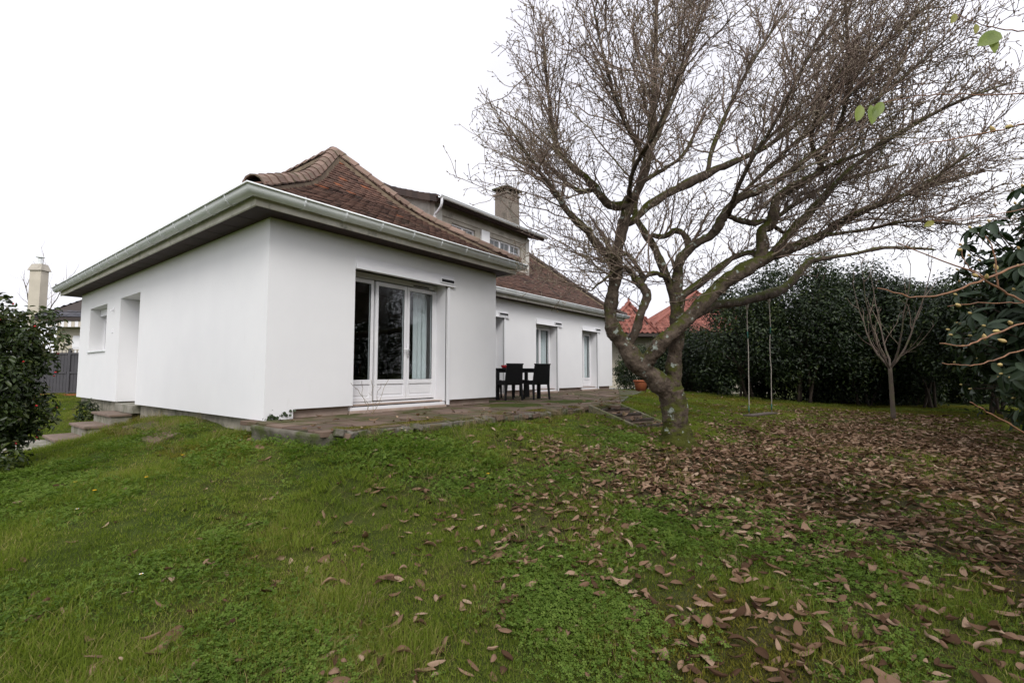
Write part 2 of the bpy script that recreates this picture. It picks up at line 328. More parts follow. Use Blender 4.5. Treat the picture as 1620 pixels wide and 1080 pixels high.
# ------------------------------------------------------------------ terrace
terr = MB().prism([(-.16,-.2),(-.16,-1.66),(.05,-1.78),(5.09,-2.02),(5.79,-2.3),(7.0,-1.72),(10.2,-.52),(14.2,.7),(14.5,2.4),(4.7,2.4),(4.7,.3),(0,.3)], -.7, -.018).ob('terrace', M['slabbase'])
tag(terr, 'reddish flagstone terrace along the white house', kind='structure')
def clip_half(poly, p, q):              # keep what lies left of p->q
    out = []; n = len(poly)
    side = lambda a: (q[0]-p[0])*(a[1]-p[1])-(q[1]-p[1])*(a[0]-p[0])
    for i in range(n):
        a, b_ = poly[i], poly[(i+1) % n]; sa, sb = side(a), side(b_)
        if sa >= 0: out.append(a)
        if sa*sb < 0: t = sa/(sa-sb); out.append((a[0]+t*(b_[0]-a[0]), a[1]+t*(b_[1]-a[1])))
    return out
random.seed(11)
edges = [((-.2,-1.74),(5.09,-2.07)),((5.79,-2.36),(7.0,-1.78)),((7.0,-1.78),(10.2,-.58)),((10.2,-.58),(14.3,.66))]
lat = {}
def lp(i, j):
    if (i, j) not in lat: lat[i, j] = (-.2+i*.52+random.uniform(-.13, .13), -2.45+j*.40+random.uniform(-.09, .09))
    return lat[i, j]
for j in range(12):
    for i in range(28):
        poly = [lp(i, j), lp(i+1, j), lp(i+1, j+1), lp(i, j+1)]
        cx = sum(p[0] for p in poly)/4; cy_ = sum(p[1] for p in poly)/4
        if (cx < 4.9 and cy_ > .35) or cy_ > 2.35: continue
        poly = [(cx+(p[0]-cx)*.955, cy_+(p[1]-cy_)*.945) for p in poly]
        poly = clip_half(poly, (-.19, 0.2), (-.19, -3))
        if cx < 5.4: poly = clip_half(poly, *edges[0]) if poly else poly
        else:
            for e in edges[1:]:
                if poly and (cx > e[0][0]-.6 or e is edges[1]): poly = clip_half(poly, *e)
        if len(poly) < 3: continue
        poly = [(p[0]+random.uniform(-.012, .012), p[1]+random.uniform(-.015, .015)) for p in poly]
        z1 = random.uniform(-.006, .012)
        MB().prism(poly, -.06, z1, random.random()).ob('flagstone', M['stone'], terr, bevel=.006)
# rough concrete lip under the flags
pts = [(-.17,-.15),(-.17,-1.62),(.04,-1.76)]+[(x, -1.77-.048*x) for x in np.arange(.4, 5.1, .3)]
mb = MB(); P = []
for k, p in enumerate(pts):
    P.append((p[0], p[1]+random.uniform(-.02, .02), 0))
mb.sweep([(*p[:2], 0) for p in P], [(.02, -.02), (.06, -.028), (.065, -.06), (.045, -.10), (.05, -.6)], 1)
mb.ob('edge_kerb', M['slabedge'], terr, True, fix=False)
P2 = [(5.79,-2.3),(7.0,-1.72),(10.2,-.52),(14.2,.7)]
MB().sweep([(*p, 0) for p in P2], [(.0, -.02), (.05, -.028), (.055, -.06), (.05, -.6)], 1).ob('edge_kerb', M['slabedge'], terr, True, fix=False)

# broken stones and crumbled lip along the edge
for k in range(46):
    x = random.uniform(-.1, 5.0); y = -1.80-.048*x+random.uniform(-.05, .03); s = random.uniform(.05, .14); q = [(random.uniform(.6, 1)*s*math.cos(a), random.uniform(.45, .8)*s*math.sin(a)) for a in np.linspace(0, 2*math.pi, 6, endpoint=False)]
    o = MB().prism(q, -.05, random.uniform(.012, .03), random.random()).ob('edge_stone', M['slabedge'] if k % 3 else M['stone'], terr, bevel=.008); o.location = (x, y, random.uniform(-.05, -.015)); o.rotation_euler = (random.uniform(-.25, .25), random.uniform(-.25, .25), random.uniform(0, 6))
# garden steps beside the trunk
st = empty('garden_steps', (5.5,-2.6,-.4), 'short garden stairway with mossy kerbs and dark timber risers beside the tree trunk', 'steps')
TL, TR, BL, BR = [np.array(p) for p in ((5.09,-2.05,.015),(5.79,-2.33,.015),(5.16,-3.0,-.34),(5.99,-3.22,-.34))]
for A, B in ((TL, BL), (TR, BR)):
    w = .045; MB().hexa([A+(-w,0,-.35),A+(w,0,-.35),B+(w,0,-.35),B+(-w,0,-.35)], [A+(-w,0,.02),A+(w,0,.02),B+(w,0,.025),B+(-w,0,.025)]).ob('side_kerb', M['rail'], st, bevel=.012)
for k in range(4):
    t0, t1 = k/4, (k+1)/4; z = -.055-.088*k
    a, b_, c_, d_ = TL+(BL-TL)*t0, TR+(BR-TR)*t0, TR+(BR-TR)*t1, TL+(BL-TL)*t1
    f = lambda p, z, s: (p[0]+s, p[1], z)
    MB().hexa([f(a,-.8,.05),f(b_,-.8,-.05),f(c_,-.8,-.05),f(d_,-.8,.05)], [f(a,z,.05),f(b_,z,-.05),f(c_,z,-.05),f(d_,z,.05)]).ob('tread', M['log'] if k == 9 else M['steptread'], st)
    MB().tube([c_+(-.05,.03,z-c_[2]-.012), d_+(.05,.03,z-d_[2]-.012)], .036, 10).ob('timber_riser', M['log'], st)

# stone steps at the side door
ss = empty('stone_steps', (-.5,6.4,-.8), 'brown stone slab steps leading up to the side door recess', 'steps')
for (x0, x1, y0, y1, z) in ((-.36,.02,5.75,7.15,-.20),(-.74,-.30,5.7,7.0,-.40),(-1.15,-.66,5.65,6.85,-.60)):
    MB().box(x0, y0, z-.05, x1, y1, z).ob('tread', M['steptread'], ss, bevel=.01)
    MB().box(x0+.04, y0+.04, z-.6, x1+(.2 if x1 < 0 else 0), y1-.04, z-.052).ob('riser_block', M['conc'], ss)
MB().box(-.02, 5.62, -.195, .38, 6.9, -.03).ob('threshold', M['conc'], ss, bevel=.008)
pth = MB().prism([(-1.1,5.6),(-1.1,6.7),(-1.55,7.3),(-2.9,7.0),(-2.9,5.4),(-1.9,4.9)], -1.2, -.69).ob('garden_path', M['conc'])
tag(pth, 'old stone path at the foot of the side steps', kind='structure')
for k, (x, y, rz) in enumerate(((-.47,3.5,.2),(-.46,2.95,.5),(-.52,2.4,-.1),(-.66,1.75,.35))):
    z = g1(x, y); me = MB().prism([(-.2,-.2),(.17,-.23),(.22,.14),(-.12,.2)], -.08, .03, k/4)
    o = me.ob('paving_stone', M['stone'], bevel=.01); o.location = (x, y, z+.005); o.rotation_euler = (random.uniform(-.1,.1), random.uniform(.15,.3)*-1, rz)
    tag(o, ['flat reddish paving stone in the grass nearest the side steps', 'tilted paving stone second from the side steps in the grass bank',
            'loose paving stone third from the side steps below the white wall', 'low broken paving stone in grass farthest from the side steps'][k], 'paving stone', 'stones set in the bank below the side wall')

# ------------------------------------------------------------------ house
house = empty('white_house', (7,5,0), 'white rendered single storey house with brown tiled hipped roof and dormer', 'house')
def wall(name, m_, axis, u0, u1, z0, z1, p0, p1, holes, parent=house):
    """axis 'x': wall runs along x, front face y=p0, back y=p1. axis 'y': runs along y, front face x=p0."""
    us = sorted({u0, u1, *[h[0] for h in holes], *[h[1] for h in holes]}); zs = sorted({z0, z1, *[max(z0, h[2]) for h in holes], *[h[3] for h in holes]})
    solid = lambda i, j: 0 <= i < len(us)-1 and 0 <= j < len(zs)-1 and not any(h[0] <= us[i] and us[i+1] <= h[1] and h[2] <= zs[j]+1e-6 and zs[j+1] <= h[3]+1e-6 for h in holes)
    P = (lambda u, p, z: (u, p, z)) if axis == 'x' else (lambda u, p, z: (p, u, z))
    mb = MB()
    for i in range(len(us)-1):
        for j in range(len(zs)-1):
            if not solid(i, j): continue
            a, c_, b_, d_ = us[i], us[i+1], zs[j], zs[j+1]
            mb.add([P(a,p0,b_),P(c_,p0,b_),P(c_,p0,d_),P(a,p0,d_)], [(0,1,2,3)]); mb.add([P(a,p1,b_),P(c_,p1,b_),P(c_,p1,d_),P(a,p1,d_)], [(3,2,1,0)])
            for (di, dj, q) in ((-1,0,[P(a,p0,b_),P(a,p1,b_),P(a,p1,d_),P(a,p0,d_)]),(1,0,[P(c_,p0,b_),P(c_,p1,b_),P(c_,p1,d_),P(c_,p0,d_)]),(0,-1,[P(a,p0,b_),P(c_,p0,b_),P(c_,p1,b_),P(a,p1,b_)]),(0,1,[P(a,p0,d_),P(c_,p0,d_),P(c_,p1,d_),P(a,p1,d_)])):
                if not solid(i+di, j+dj): mb.add(q, [(0,1,2,3)])
    o = mb.ob(name, m_, parent, fix=False)
    bm = bmesh.new(); bm.from_mesh(o.data); bmesh.ops.remove_doubles(bm, verts=bm.verts, dist=1e-4); bmesh.ops.recalc_face_normals(bm, faces=bm.faces); bm.to_mesh(o.data); bm.free()
    return o
WT = 2.74
wall('front_wall', M['render'], 'x', .4, 4.78, .13, WT, 0, .4, [(1.34, 3.34, .0, 2.36)])
wall('side_wall', M['render'], 'y', 0, 10.7, .0, WT, 0, .4, [(5.55, 6.95, -1, 2.3), (8.06, 9.66, 1.18, 2.28)])
wall('wing_return_wall', M['render'], 'y', .4, 2.05, .13, WT, 4.78, 4.40, [])
wall('main_wall', M['render'], 'x', 4.78, 14.45, .13, WT, 2.05, 2.45, [(6.35, 7.6, 0, 2.3), (9.2, 10.42, 0, 2.26), (12.08, 13.22, 0, 2.26)])
wall('end_wall', M['render'], 'y', 2.45, 10.7, .13, WT, 14.45, 14.05, [])
wall('rear_wall', M['render'], 'x', .4, 14.05, .0, WT, 10.7, 10.35, [])
# plinths, set back under the render
MB().box(.06, .09, -.8, 4.66, .45, .128).box(3.40, .088, -.5, 4.5, .1, .12).ob('front_plinth', M['plinth_front'], house)
MB().box(.09, .452, -1.2, .42, 5.5, .002).box(.09, 7.0, -1.2, .42, 10.6, .002).box(.2, 5.5, -1.2, .42, 7.0, -.04).ob('side_plinth', M['plinth_side'], house)
MB().box(.06, .02, -.8, .085, .44, -.002).ob('plinth_corner', M['plinth_side'], house)
MB().box(4.66, .45, -.5, 4.70, 2.1, .128).box(4.72, 2.14, -.5, 14.35, 2.4, .128).box(14.1, 2.41, -.5, 14.36, 10.5, .128).ob('main_plinth', M['plinth_front'], house)
# rooms behind the glass
rm = MB(); rm.box(.42, .42, -.02, 4.38, 2.6, .03); rm.box(.42, 2.601, -.02, 14.0, 10.3, .03); rm.ob('room_floor', M['roomfloor'], house)
MB().box(.45, 4.2, .031, 14.0, 4.3, 2.72).box(5.2, 2.5, .031, 5.3, 4.19, 2.72).box(8.4, 2.5, .031, 8.5, 4.19, 2.72).box(11.3, 2.5, .031, 11.4, 4.19, 2.72).box(.41, .42, 2.735, 4.38, 2.6, 2.78).box(.41, 2.601, 2.735, 14.0, 10.3, 2.78).ob('room_partition', M['room'], house)
bk = MB(); random.seed(3)
for sh in range(5):
    z = .12+sh*.42; bk.box(.9, 3.8, z, 4.2, 4.15, z+.03)
bk.ob('bookshelf', M['wood'], house)
books = [mat('book_a', (.35, .30, .25)), mat('book_b', (.18, .06, .05)), mat('book_c', (.06, .09, .14))]
for q in range(3):
    bb = MB()
    for sh in range(5):
        x = 1.0+q*.07
        while x < 4.1:
            w = random.uniform(.03, .06)
            if random.random() < .3: bb.box(x, 3.86, .151+sh*.42, x+w, 4.05, .151+sh*.42+random.uniform(.18, .32))
            x += w+.09
    tag(bb.ob('books', books[q], house), kind='stuff')

# ---- windows and doors
def pleat(x0, x1, y, z0, z1, mat_, parent, waves=9, amp=.03):
    n = waves*6; mb = MB(); vs = []
    for k in range(n+1):
        u = k/n; x = x0+(x1-x0)*u; yy = y+amp*math.sin(u*waves*2*math.pi)+.01*math.sin(u*23)
        vs += [(x, yy, z0), (x+.01*math.sin(u*40), yy, z1)]
    mb.add(vs, [(2*k, 2*k+2, 2*k+3, 2*k+1) for k in range(n)]); return mb.ob('curtain', mat_, parent, True, fix=False)
def leaf_frame(mb, x0, x1, z0, z1, y0, y1, w, wb=None, wt=None):
    wb = wb or w; wt = wt or w
    mb.box(x0, y0, z0, x0+w, y1, z1); mb.box(x1-w, y0, z0, x1, y1, z1); mb.box(x0+w, y0+.001, z0, x1-w, y1-.001, z0+wb); mb.box(x0+w, y0+.001, z1-wt, x1-w, y1-.001, z1)
def door_unit(name, ox0, ox1, z0, ztop, ywall, yf, leaves, sill, boxx1, ventx, label, boxh=.16, curtains=(), handle_leaf=None):
    fr = MB(); fr.box(ox0+.002, yf, z0, ox0+.06, yf+.08, ztop); fr.box(ox1-.06, yf, z0, ox1-.002, yf+.08, ztop); fr.box(ox0+.06, yf+.001, ztop-.09, ox1-.06, yf+.079, ztop); fr.box(ox0+.06, yf+.001, z0, ox1-.06, yf+.079, z0+.05)
    door = fr.ob(name, M['pvc'], house, bevel=.004); door['label'] = label
    for (a, b_, za, zb, zp, fixed) in leaves:
        lf = MB(); yo = yf-.012 if not fixed else yf+.004
        leaf_frame(lf, a, b_, za, zb, yo, yo+.06, .055, .07, .07); lf.box(a+.055, yo+.001, zp-.075, b_-.055, yo+.059, zp)
        lf.ob('leaf_frame', M['pvc'], door, bevel=.004)
        pn = MB(); pn.box(a+.052, yo+.022, za+.068, b_-.052, yo+.045, zp-.073); pn.box(a+.085, yo+.014, za+.10, b_-.085, yo+.0215, zp-.105); pn.ob('lower_panel', M['pvc'], door, bevel=.003)
        MB().box(a+.05, yo+.026, zp-.004, b_-.05, yo+.034, zb-.066).ob('glass_pane', M['glass'], door)
        gs = MB(); g = .008; leaf_frame(gs, a+.052, b_-.052, zp-.002, zb-.067, yo+.012, yo+.024, g); gs.ob('glazing_seal', M['rubber'], door)
    # reveal lining, guide rail, sill, roller shutter box with vent
    MB().box(ox1-.0015-.02, ywall+.012, z0+.01, ox1-.0015, yf-.001, ztop-.001).ob('reveal_lining', M['pvc'], door)
    MB().box(ox1-.001, ywall-.028, z0-.06, ox1+.055, ywall+.010, ztop+.04).ob('corner_trim', M['pvc'], door, bevel=.003)
    MB().box(ox1-.026, ywall-.002, z0-.02, ox1-.0225, ywall+.012, ztop-.01).ob('guide_slot', M['rubber'], door)
    MB().box(ox0-.02, ywall+.03, z0-.055, ox1+.0, yf+.09, z0-.003).ob('door_sill', M['pvc'], door, bevel=.006)
    MB().box(ox0-.05, ywall-.02, -.02, ox1-.01, ywall+.03, z0-.052).ob('door_step', M['plinth_front'], door, bevel=.01)
    MB().box(ox0+.05, ywall+.06, z0-.002, ox1-.1, yf-.02, z0+.012).ob('threshold_seal', M['rubber'], door)
    bx = MB(); z1 = ztop+boxh
    bx.hexa([(ox0-.0,ywall-.055,ztop-.035),(boxx1,ywall-.055,ztop-.035),(boxx1,ywall+.1,ztop-.02),(ox0-.0,ywall+.1,ztop-.02)], [(ox0,ywall-.045,ztop+.0),(boxx1,ywall-.045,ztop+.0),(boxx1,ywall-.004,z1),(ox0,ywall-.004,z1)])
    sb = bx.ob('shutter_box', M['pvc'], door, bevel=.006)
    MB().box(ox0+.02, ywall+.1, ztop-.012, ox1-.03, ywall+.12, ztop-.001).ob('shutter_slot', M['rubber'], door)
    v = MB(); v.box(ventx[0], ywall-.060, ztop+.03, ventx[1], ywall-.03, ztop+.085); v.ob('vent', M['vent'], door)
    v2 = MB(); leaf_frame(v2, ventx[0]-.02, ventx[1]+.02, ztop+.012, ztop+.103, ywall-.066, ywall-.03, .018); v2.ob('vent_frame', M['pvc'], door)
    v3 = MB()
    for k in range(4): v3.box(ventx[0], ywall-.064, ztop+.036+k*.012, ventx[1], ywall-.061, ztop+.040+k*.012)
    v3.ob('vent_louvre', M['rubber'], door)
    for (ca, cb, cy0) in curtains: pleat(ca, cb, cy0, z0+.06, ztop-.1, M['curtain'], door, max(2, int((cb-ca)/.09)))
    if handle_leaf is not None:
        x, y, z = handle_leaf; h = MB(); h.box(x-.016, y-.01, z-.11, x+.016, y, z+.11); h.tube([(x, y-.05, z+.03), (x-.13, y-.05, z+.03)], .010, 8); h.tube([(x, y, z+.03), (x, y-.05, z+.03)], .010, 8)
        h.ob('door_handle', M['pvc'], door, True)
        MB().box(x-.004, y-.014, z-.06, x+.004, y-.0105, z-.04).ob('keyhole', M['rubber'], door)
    return door
fd = door_unit('french_door', 1.34, 3.34, .10, 2.30, 0, .28, [(1.42,1.90,.16,2.20,.52,True),(1.93,2.60,.17,2.19,.52,False),(2.61,3.27,.17,2.19,.52,False)], 0, 3.52, (3.14, 3.46), 'white three panel french door with dark glass and low panels', .17,
               curtains=((2.92, 3.25, .48), (1.42, 1.52, .48)), handle_leaf=(2.625, .266, 1.02))
MB().box(2.75, .262, 2.222, 3.12, .279, 2.238).ob('air_slot', M['rubber'], fd)
door_unit('patio_door', 6.35, 7.6, .10, 2.24, 2.05, 2.33, [(6.42,6.97,.16,2.14,.46,False),(6.98,7.53,.16,2.14,.46,False)], 0, 7.80, (7.34, 7.72), 'white patio door half hidden behind the wing corner', .16, curtains=((6.45, 7.5, 2.45),))
door_unit('patio_door', 9.2, 10.42, .10, 2.20, 2.05, 2.33, [(9.27,9.78,.16,2.10,.46,False),(9.79,10.35,.16,2.10,.46,False)], 0, 10.68, (10.22, 10.6), 'white patio door behind the black garden chairs', .16, curtains=((9.3, 10.3, 2.45),))
door_unit('patio_door', 12.08, 13.22, .10, 2.20, 2.05, 2.33, [(12.15,12.64,.16,2.10,.46,False),(12.65,13.15,.16,2.10,.46,False)], 0, 13.44, (13.04, 13.38), 'white patio door nearest the end of the house', .16, curtains=((12.2, 13.1, 2.45),))
# side door and side window in their deep recesses
sdo = MB().box(.40, 5.52, -.05, .46, 6.98, 2.32).ob('side_door', M['pvc'], house); sdo['label'] = 'plain white side door at the back of its recess'
MB().box(.385, 5.62, .10, .399, 6.0, 2.1).box(.385, 6.1, .10, .399, 6.85, 2.1).ob('door_panel', M['pvc'], sdo, bevel=.004)
MB().tube([(.385, 5.7, 1.0), (.34, 5.7, 1.0), (.34, 5.83, 1.0)], .01, 8).ob('door_handle', M['metal'], sdo)
sw = MB(); sw.box(.30, 8.06, 1.18, .36, 8.12, 2.28).box(.30, 9.60, 1.18, .36, 9.66, 2.28).box(.301, 8.12, 1.18, .359, 9.60, 1.24).box(.301, 8.12, 2.22, .359, 9.60, 2.28).box(.302, 8.83, 1.24, .358, 8.89, 2.22)
swo = sw.ob('side_window', M['pvc'], house, bevel=.004)
MB().box(.325, 8.12, 1.24, .333, 9.60, 2.22).ob('glass_pane', M['glass'], swo)
MB().box(-.035, 8.02, 1.145, .29, 9.70, 1.178).ob('window_sill', M['zinc'], swo, bevel=.004)
MB().box(.20, 8.062, 2.10, .299, 9.658, 2.278).ob('shutter_box', M['pvc'], swo)
wl = MB(); wl.box(-.02, 7.42, 2.06, -.001, 7.50, 2.14); wl.tube([(-.01, 7.46, 2.1), (-.05, 7.46, 2.07), (-.05, 7.46, 2.04)], .012, 6); wl.ob('wall_bracket', M['pvc'], house)
MB().box(-.015, 7.46, 1.55, -.001, 7.53, 1.63).ob('switch_box', M['pvc'], house, bevel=.003)
# ------------------------------------------------------------------ roof
XL, YF, XR = -.40, -.41, 5.06           # wing eaves
YM, XE, YB = 1.72, 15.05, 11.3          # main eaves
EZ = 2.93
_sp = lambda x, k: k*np.logaddexp(0, x/k)
hw = lambda d: EZ+.62*d+.46*_sp(np.asarray(d, float)-1.6, .16)
hm = lambda d: EZ-.03+.62*np.minimum(d, .6)+.90*np.maximum(0, d-.6)
hb = lambda d: EZ+.665*d
def roofz(x, y):
    x = np.asarray(x, float); y = np.asarray(y, float); big = -9.0
    zw = np.minimum(np.minimum(hw(x-XL), hw(XR-x)), hw(y-YF)); zw = np.where((y < 6.5) & (x <= XR+1e-6), zw, big)
    zm = np.minimum(np.minimum(hm(y-YM), hm(XE-x)), np.minimum(np.minimum(hw(x-XL), EZ+.58*(x-XL)), hb(YB-y))); zm = np.where(y >= YM-1e-6, zm, big)
    return np.maximum(zw, zm)
rxs = np.concatenate([np.arange(XL, XR, .1), [XR], np.arange(XR+.1, XE, .15), [XE]]); rys = np.concatenate([np.arange(YF, YM, .1), [YM], np.arange(YM+.1, YB, .12), [YB]])
RX, RY = np.meshgrid(rxs, rys, indexing='ij'); RZ = roofz(RX.ravel(), RY.ravel())-.035
okv = ((RX <= XR+1e-6) | (RY >= YM-1e-6))
ii = np.arange(RX.size).reshape(RX.shape); okf = okv[:-1,:-1] & okv[1:,:-1] & okv[1:,1:] & okv[:-1,1:]
rf = np.stack([ii[:-1,:-1][okf], ii[1:,:-1][okf], ii[1:,1:][okf], ii[:-1,1:][okf]], 1)
roof = ob('roof', mesh_np('roof', np.stack([RX.ravel(), RY.ravel(), np.maximum(RZ, 2.8)], 1), rf, M['deck'], False), house)
roof['label'] = 'brown clay tiled hipped roof with flared eaves'
def tiles_on(O, A, B, length, h, dmax, w=.165, expo=.11, skip=None):
    """rows of plain tiles: O eave start, A along the eave, B inward (both horizontal)"""
    A = np.array([*A, 0.0]); B = np.array([*B, 0.0]); out = []; d = -.03; row = 0
    while d < dmax:
        s = float((h(np.array(max(d, 0)+.02))-h(np.array(max(d, 0))))/.02); sl = math.sqrt(1+s*s)
        u = np.arange(-w, length+w, w)+(w/2 if row % 2 else 0)+rng.normal(0, .004, len(np.arange(-w, length+w, w)))
        c = np.array([*O, 0.0])+u[:, None]*A+(d+.08/sl)*B
        z = h(np.full(len(u), max(d+.08/sl, 0))); ok = np.abs(z-roofz(c[:, 0], c[:, 1])) < .045
        if skip is not None: ok &= ~skip(c[:, 0], c[:, 1])
        for uu in u[ok]: out.append((uu, d, s, row))
        d += expo/sl; row += 1
    return out
def tile_verts(O, A, B, h, uu, d, s, w=.160, ln=.19, th=.017):
    A = np.array([*A, 0.0]); B = np.array([*B, 0.0]); sl = math.sqrt(1+s*s); S = (B+np.array([0, 0, s]))/sl; Nn = np.cross(A, S); Nn = Nn if Nn[2] > 0 else -Nn
    base = np.array([*O, 0.0])+uu*A+d*B; base[2] = float(h(np.array(max(d, 0))))-(0 if d >= 0 else -d*s*-1)
    base = base+Nn*(.016+rng.normal(0, .003)); tip = -Nn*.036
    hw_ = w/2; j = rng.normal(0, .003)
    a0 = base-A*hw_+S*j; a1 = base+A*hw_-S*j; b1 = a1+S*ln+tip; b0 = a0+S*ln+tip
    dn = -Nn*th
    return np.array([a0+dn, a1+dn, b1+dn, b0+dn, a0, a1, b1, b0])
TF = np.array([(4,5,6,7),(0,1,5,4),(1,2,6,5),(3,0,4,7)])
faces = [('wing front', (XL, YF), (1, 0), (0, 1), XR-XL, hw, 3.05), ('wing side', (XL, YF), (0, 1), (1, 0), YB-YF, hw, 4.9),
         ('wing right', (XR, YF), (0, 1), (-1, 0), YM-YF+3.2, hw, 3.05), ('main front', (2.0, YM), (1, 0), (0, 1), XE-2.0, hm, 4.6),
         ('main end', (XE, YM), (0, 1), (-1, 0), YB-YM, hm, 4.6), ('back', (XL, YB), (1, 0), (0, -1), XE-XL, hb, 6.0)]
allV = []; allT = []; cand = []
in_dormer = lambda x, y: (x > 6.0) & (x < 10.32) & (y > 3.3)
for nm, O, A, B, L_, h, dm in faces:
    for (uu, d, s, row) in tiles_on(O, A, B, L_, h, dm, skip=in_dormer if nm == 'main front' else None):
        V = tile_verts(O, A, B, h, uu, d, s)
        c = V[4:].mean(0); t = np.clip(rng.normal(.42, .17), 0, .68)
        if nm == 'wing front':
            hipd = min(c[0]-XL-(c[1]-YF), XR-c[0]-(c[1]-YF)); lowz = d < 1.5
            if not lowz: t = np.clip(t+.04, 0, .68)
            else: t = np.clip(t-.12, 0, .7)
            if hipd < .55 and d > 1.2 and rng.random() < .09: t = rng.uniform(.82, 1)
            elif rng.random() < .006: t = rng.uniform(.85, 1)
            cand.append((np.linalg.norm(c-CAM), V, t))
        else:
            if nm == 'main front': t = np.clip(t-.1, 0, .7)
            allV.append(V); allT.append(t)
cand.sort(key=lambda q: q[0])
for k, (dist, V, t) in enumerate(cand):
    if k < 300:
        c = V[4:].mean(0); me = mesh_np('roof_tile', V-c, TF, M['tile'], attrs={'tint': np.full(8, t)})
        o = ob('roof_tile', me, roof); o.location = c
    else: allV.append(V); allT.append(t)
V = np.array(allV); n = len(V)
tl = ob('tile_courses', mesh_np('tile_courses', V.reshape(-1, 3), (TF[None]+8*np.arange(n)[:, None, None]).reshape(-1, 4), M['tile'], attrs={'tint': np.repeat(allT, 8)}), roof)
tag(tl, 'courses of small brown clay tiles', kind='stuff')

def ridge_caps(P, name, mat_, w=.15, ln=.30, lift=.078, mortar=True, rise=.085):
    """overlapping angular caps along a 3D polyline P (low to high)"""
    P = np.array(P, float); seg = np.linalg.norm(np.diff(P, axis=0), axis=1); cum = np.concatenate([[0], np.cumsum(seg)])
    pt = lambda s: np.array([np.interp(s, cum, P[:, i]) for i in range(3)])
    if mortar:
        mm = MB(); ss_ = np.arange(0, cum[-1], .12); rows = []
        for s in ss_:
            p = pt(s); t = unit(pt(min(s+.05, cum[-1]))-pt(max(s-.05, 0))); sd_ = unit(np.cross(t, (0, 0, 1))); j = rng.normal(0, .008)
            rows.append([p+sd_*(w*1.04+j)+(0, 0, -.10), p+sd_*(w*.88)+(0, 0, .0), p-sd_*(w*.88)+(0, 0, .0), p-sd_*(w*1.04+j)+(0, 0, -.10)])
        vs = [q for r in rows for q in r]; mm.add(vs, [(i*4+k, i*4+k+1, (i+1)*4+k+1, (i+1)*4+k) for i in range(len(rows)-1) for k in range(3)])
        mm.ob('mortar_bed', M['mortar'], roof, fix=False)
    s = 0.0
    while s < cum[-1]-.05:
        s1 = min(s+ln*1.22, cum[-1]+.05); p0, p1 = pt(s), pt(min(s1, cum[-1])); t = unit(p1-p0) if np.linalg.norm(p1-p0) > .02 else unit(P[-1]-P[-2]); p1 = p0+t*(s1-s)
        sd_ = unit(np.cross(t, (0, 0, 1))); up = np.cross(sd_, t); up = up if up[2] > 0 else -up
        mb = MB(); prof = [(-w, -.03), (-w*.62, rise*.62), (-w*.2, rise), (w*.2, rise), (w*.62, rise*.62), (w, -.03)]
        th = .018; off0, off1 = lift+rng.normal(0, .003), lift-.022
        vs = []
        for p, of, sc in ((p0, off0, 1.04), (p1, off1, .93)):
            for k_ in (0, 1):
                for (a, z) in prof: vs.append(p+sd_*a*sc*(1 if not k_ else .9)+up*(z+of-(th if k_ else 0)))
        m_ = 6; fs = [(k, k+1, 12+k+1, 12+k) for k in range(5)]+[(k, k+1, 6+k+1, 6+k) for k in range(5)]+[(12+k, 12+k+1, 18+k+1, 18+k) for k in range(5)]+[(6+k, 7+k, 19+k, 18+k) for k in range(5)]
        mb.add(vs, fs, rng.uniform(0, 1)); mb.ob(name, mat_, roof)
        s += ln
hipline = lambda x, y, dx, dy, h, d1: [(x+dx*d, y+dy*d, float(h(np.array(d)))) for d in np.linspace(0, d1, 14)]
wa = (XR-XL)/2
ridge_caps(hipline(XL, YF, 1, 1, hw, wa), 'hip_tile', M['ridge'], .135, .30)
ridge_caps(hipline(XR, YF, -1, 1, hw, wa), 'hip_tile', M['ridge'], .12, .33)
zt = float(hw(np.array(wa))); ridge_caps([(XL+wa, YF+wa, zt), (XL+wa, 4.6, zt)], 'ridge_tile', M['ridge'], .14, .33)
dR = 4.25; ridge_caps(hipline(XE, YM, -1, 1, hm, dR), 'hip_tile', M['ridge_dark'], .12, .33)
zt2 = float(hm(np.array(dR))); ridge_caps([(5.2, YM+dR, zt2), (XE-dR, YM+dR, zt2)], 'ridge_tile', M['ridge_dark'], .13, .36)

# ---- eaves: soffit, fascia, gutters with brackets
def soffit(poly, name='soffit'): return MB().prism(poly, 2.742, 2.76).ob(name, M['soffit'], house)
fo = .07   # fascia line inside the tile edge
xa, ya, xb = XL+fo, YF+fo, XR-fo
soffit([(xa, ya), (xb, ya), (xb, 0.1), (xa, 0.1)]); soffit([(xa, .1), (.1, .1), (.1, YB-fo), (xa, YB-fo)]); soffit([(4.7, .1), (xb, .1), (xb, YM+fo), (4.7, YM+fo)])
soffit([(4.7, YM+fo), (XE-fo, YM+fo), (XE-fo, 2.1), (4.7, 2.1)]); soffit([(14.4, 2.1), (XE-fo, 2.1), (XE-fo, YB-fo), (14.4, YB-fo)])
sf = MB()       # board joints of the soffit
for y in np.arange(.3, 10.9, .55): sf.box(xa+.03, y, 2.737, .0-.01, y+.012, 2.7415)
for x in np.arange(.1, 5.2, .55): sf.box(x, ya+.03, 2.737, x+.012, -.01, 2.7415)
sf.ob('soffit_joint', M['deck'], house)
fprof = [(0, -.012), (.028, -.012), (.028, .12), (0, .12)]
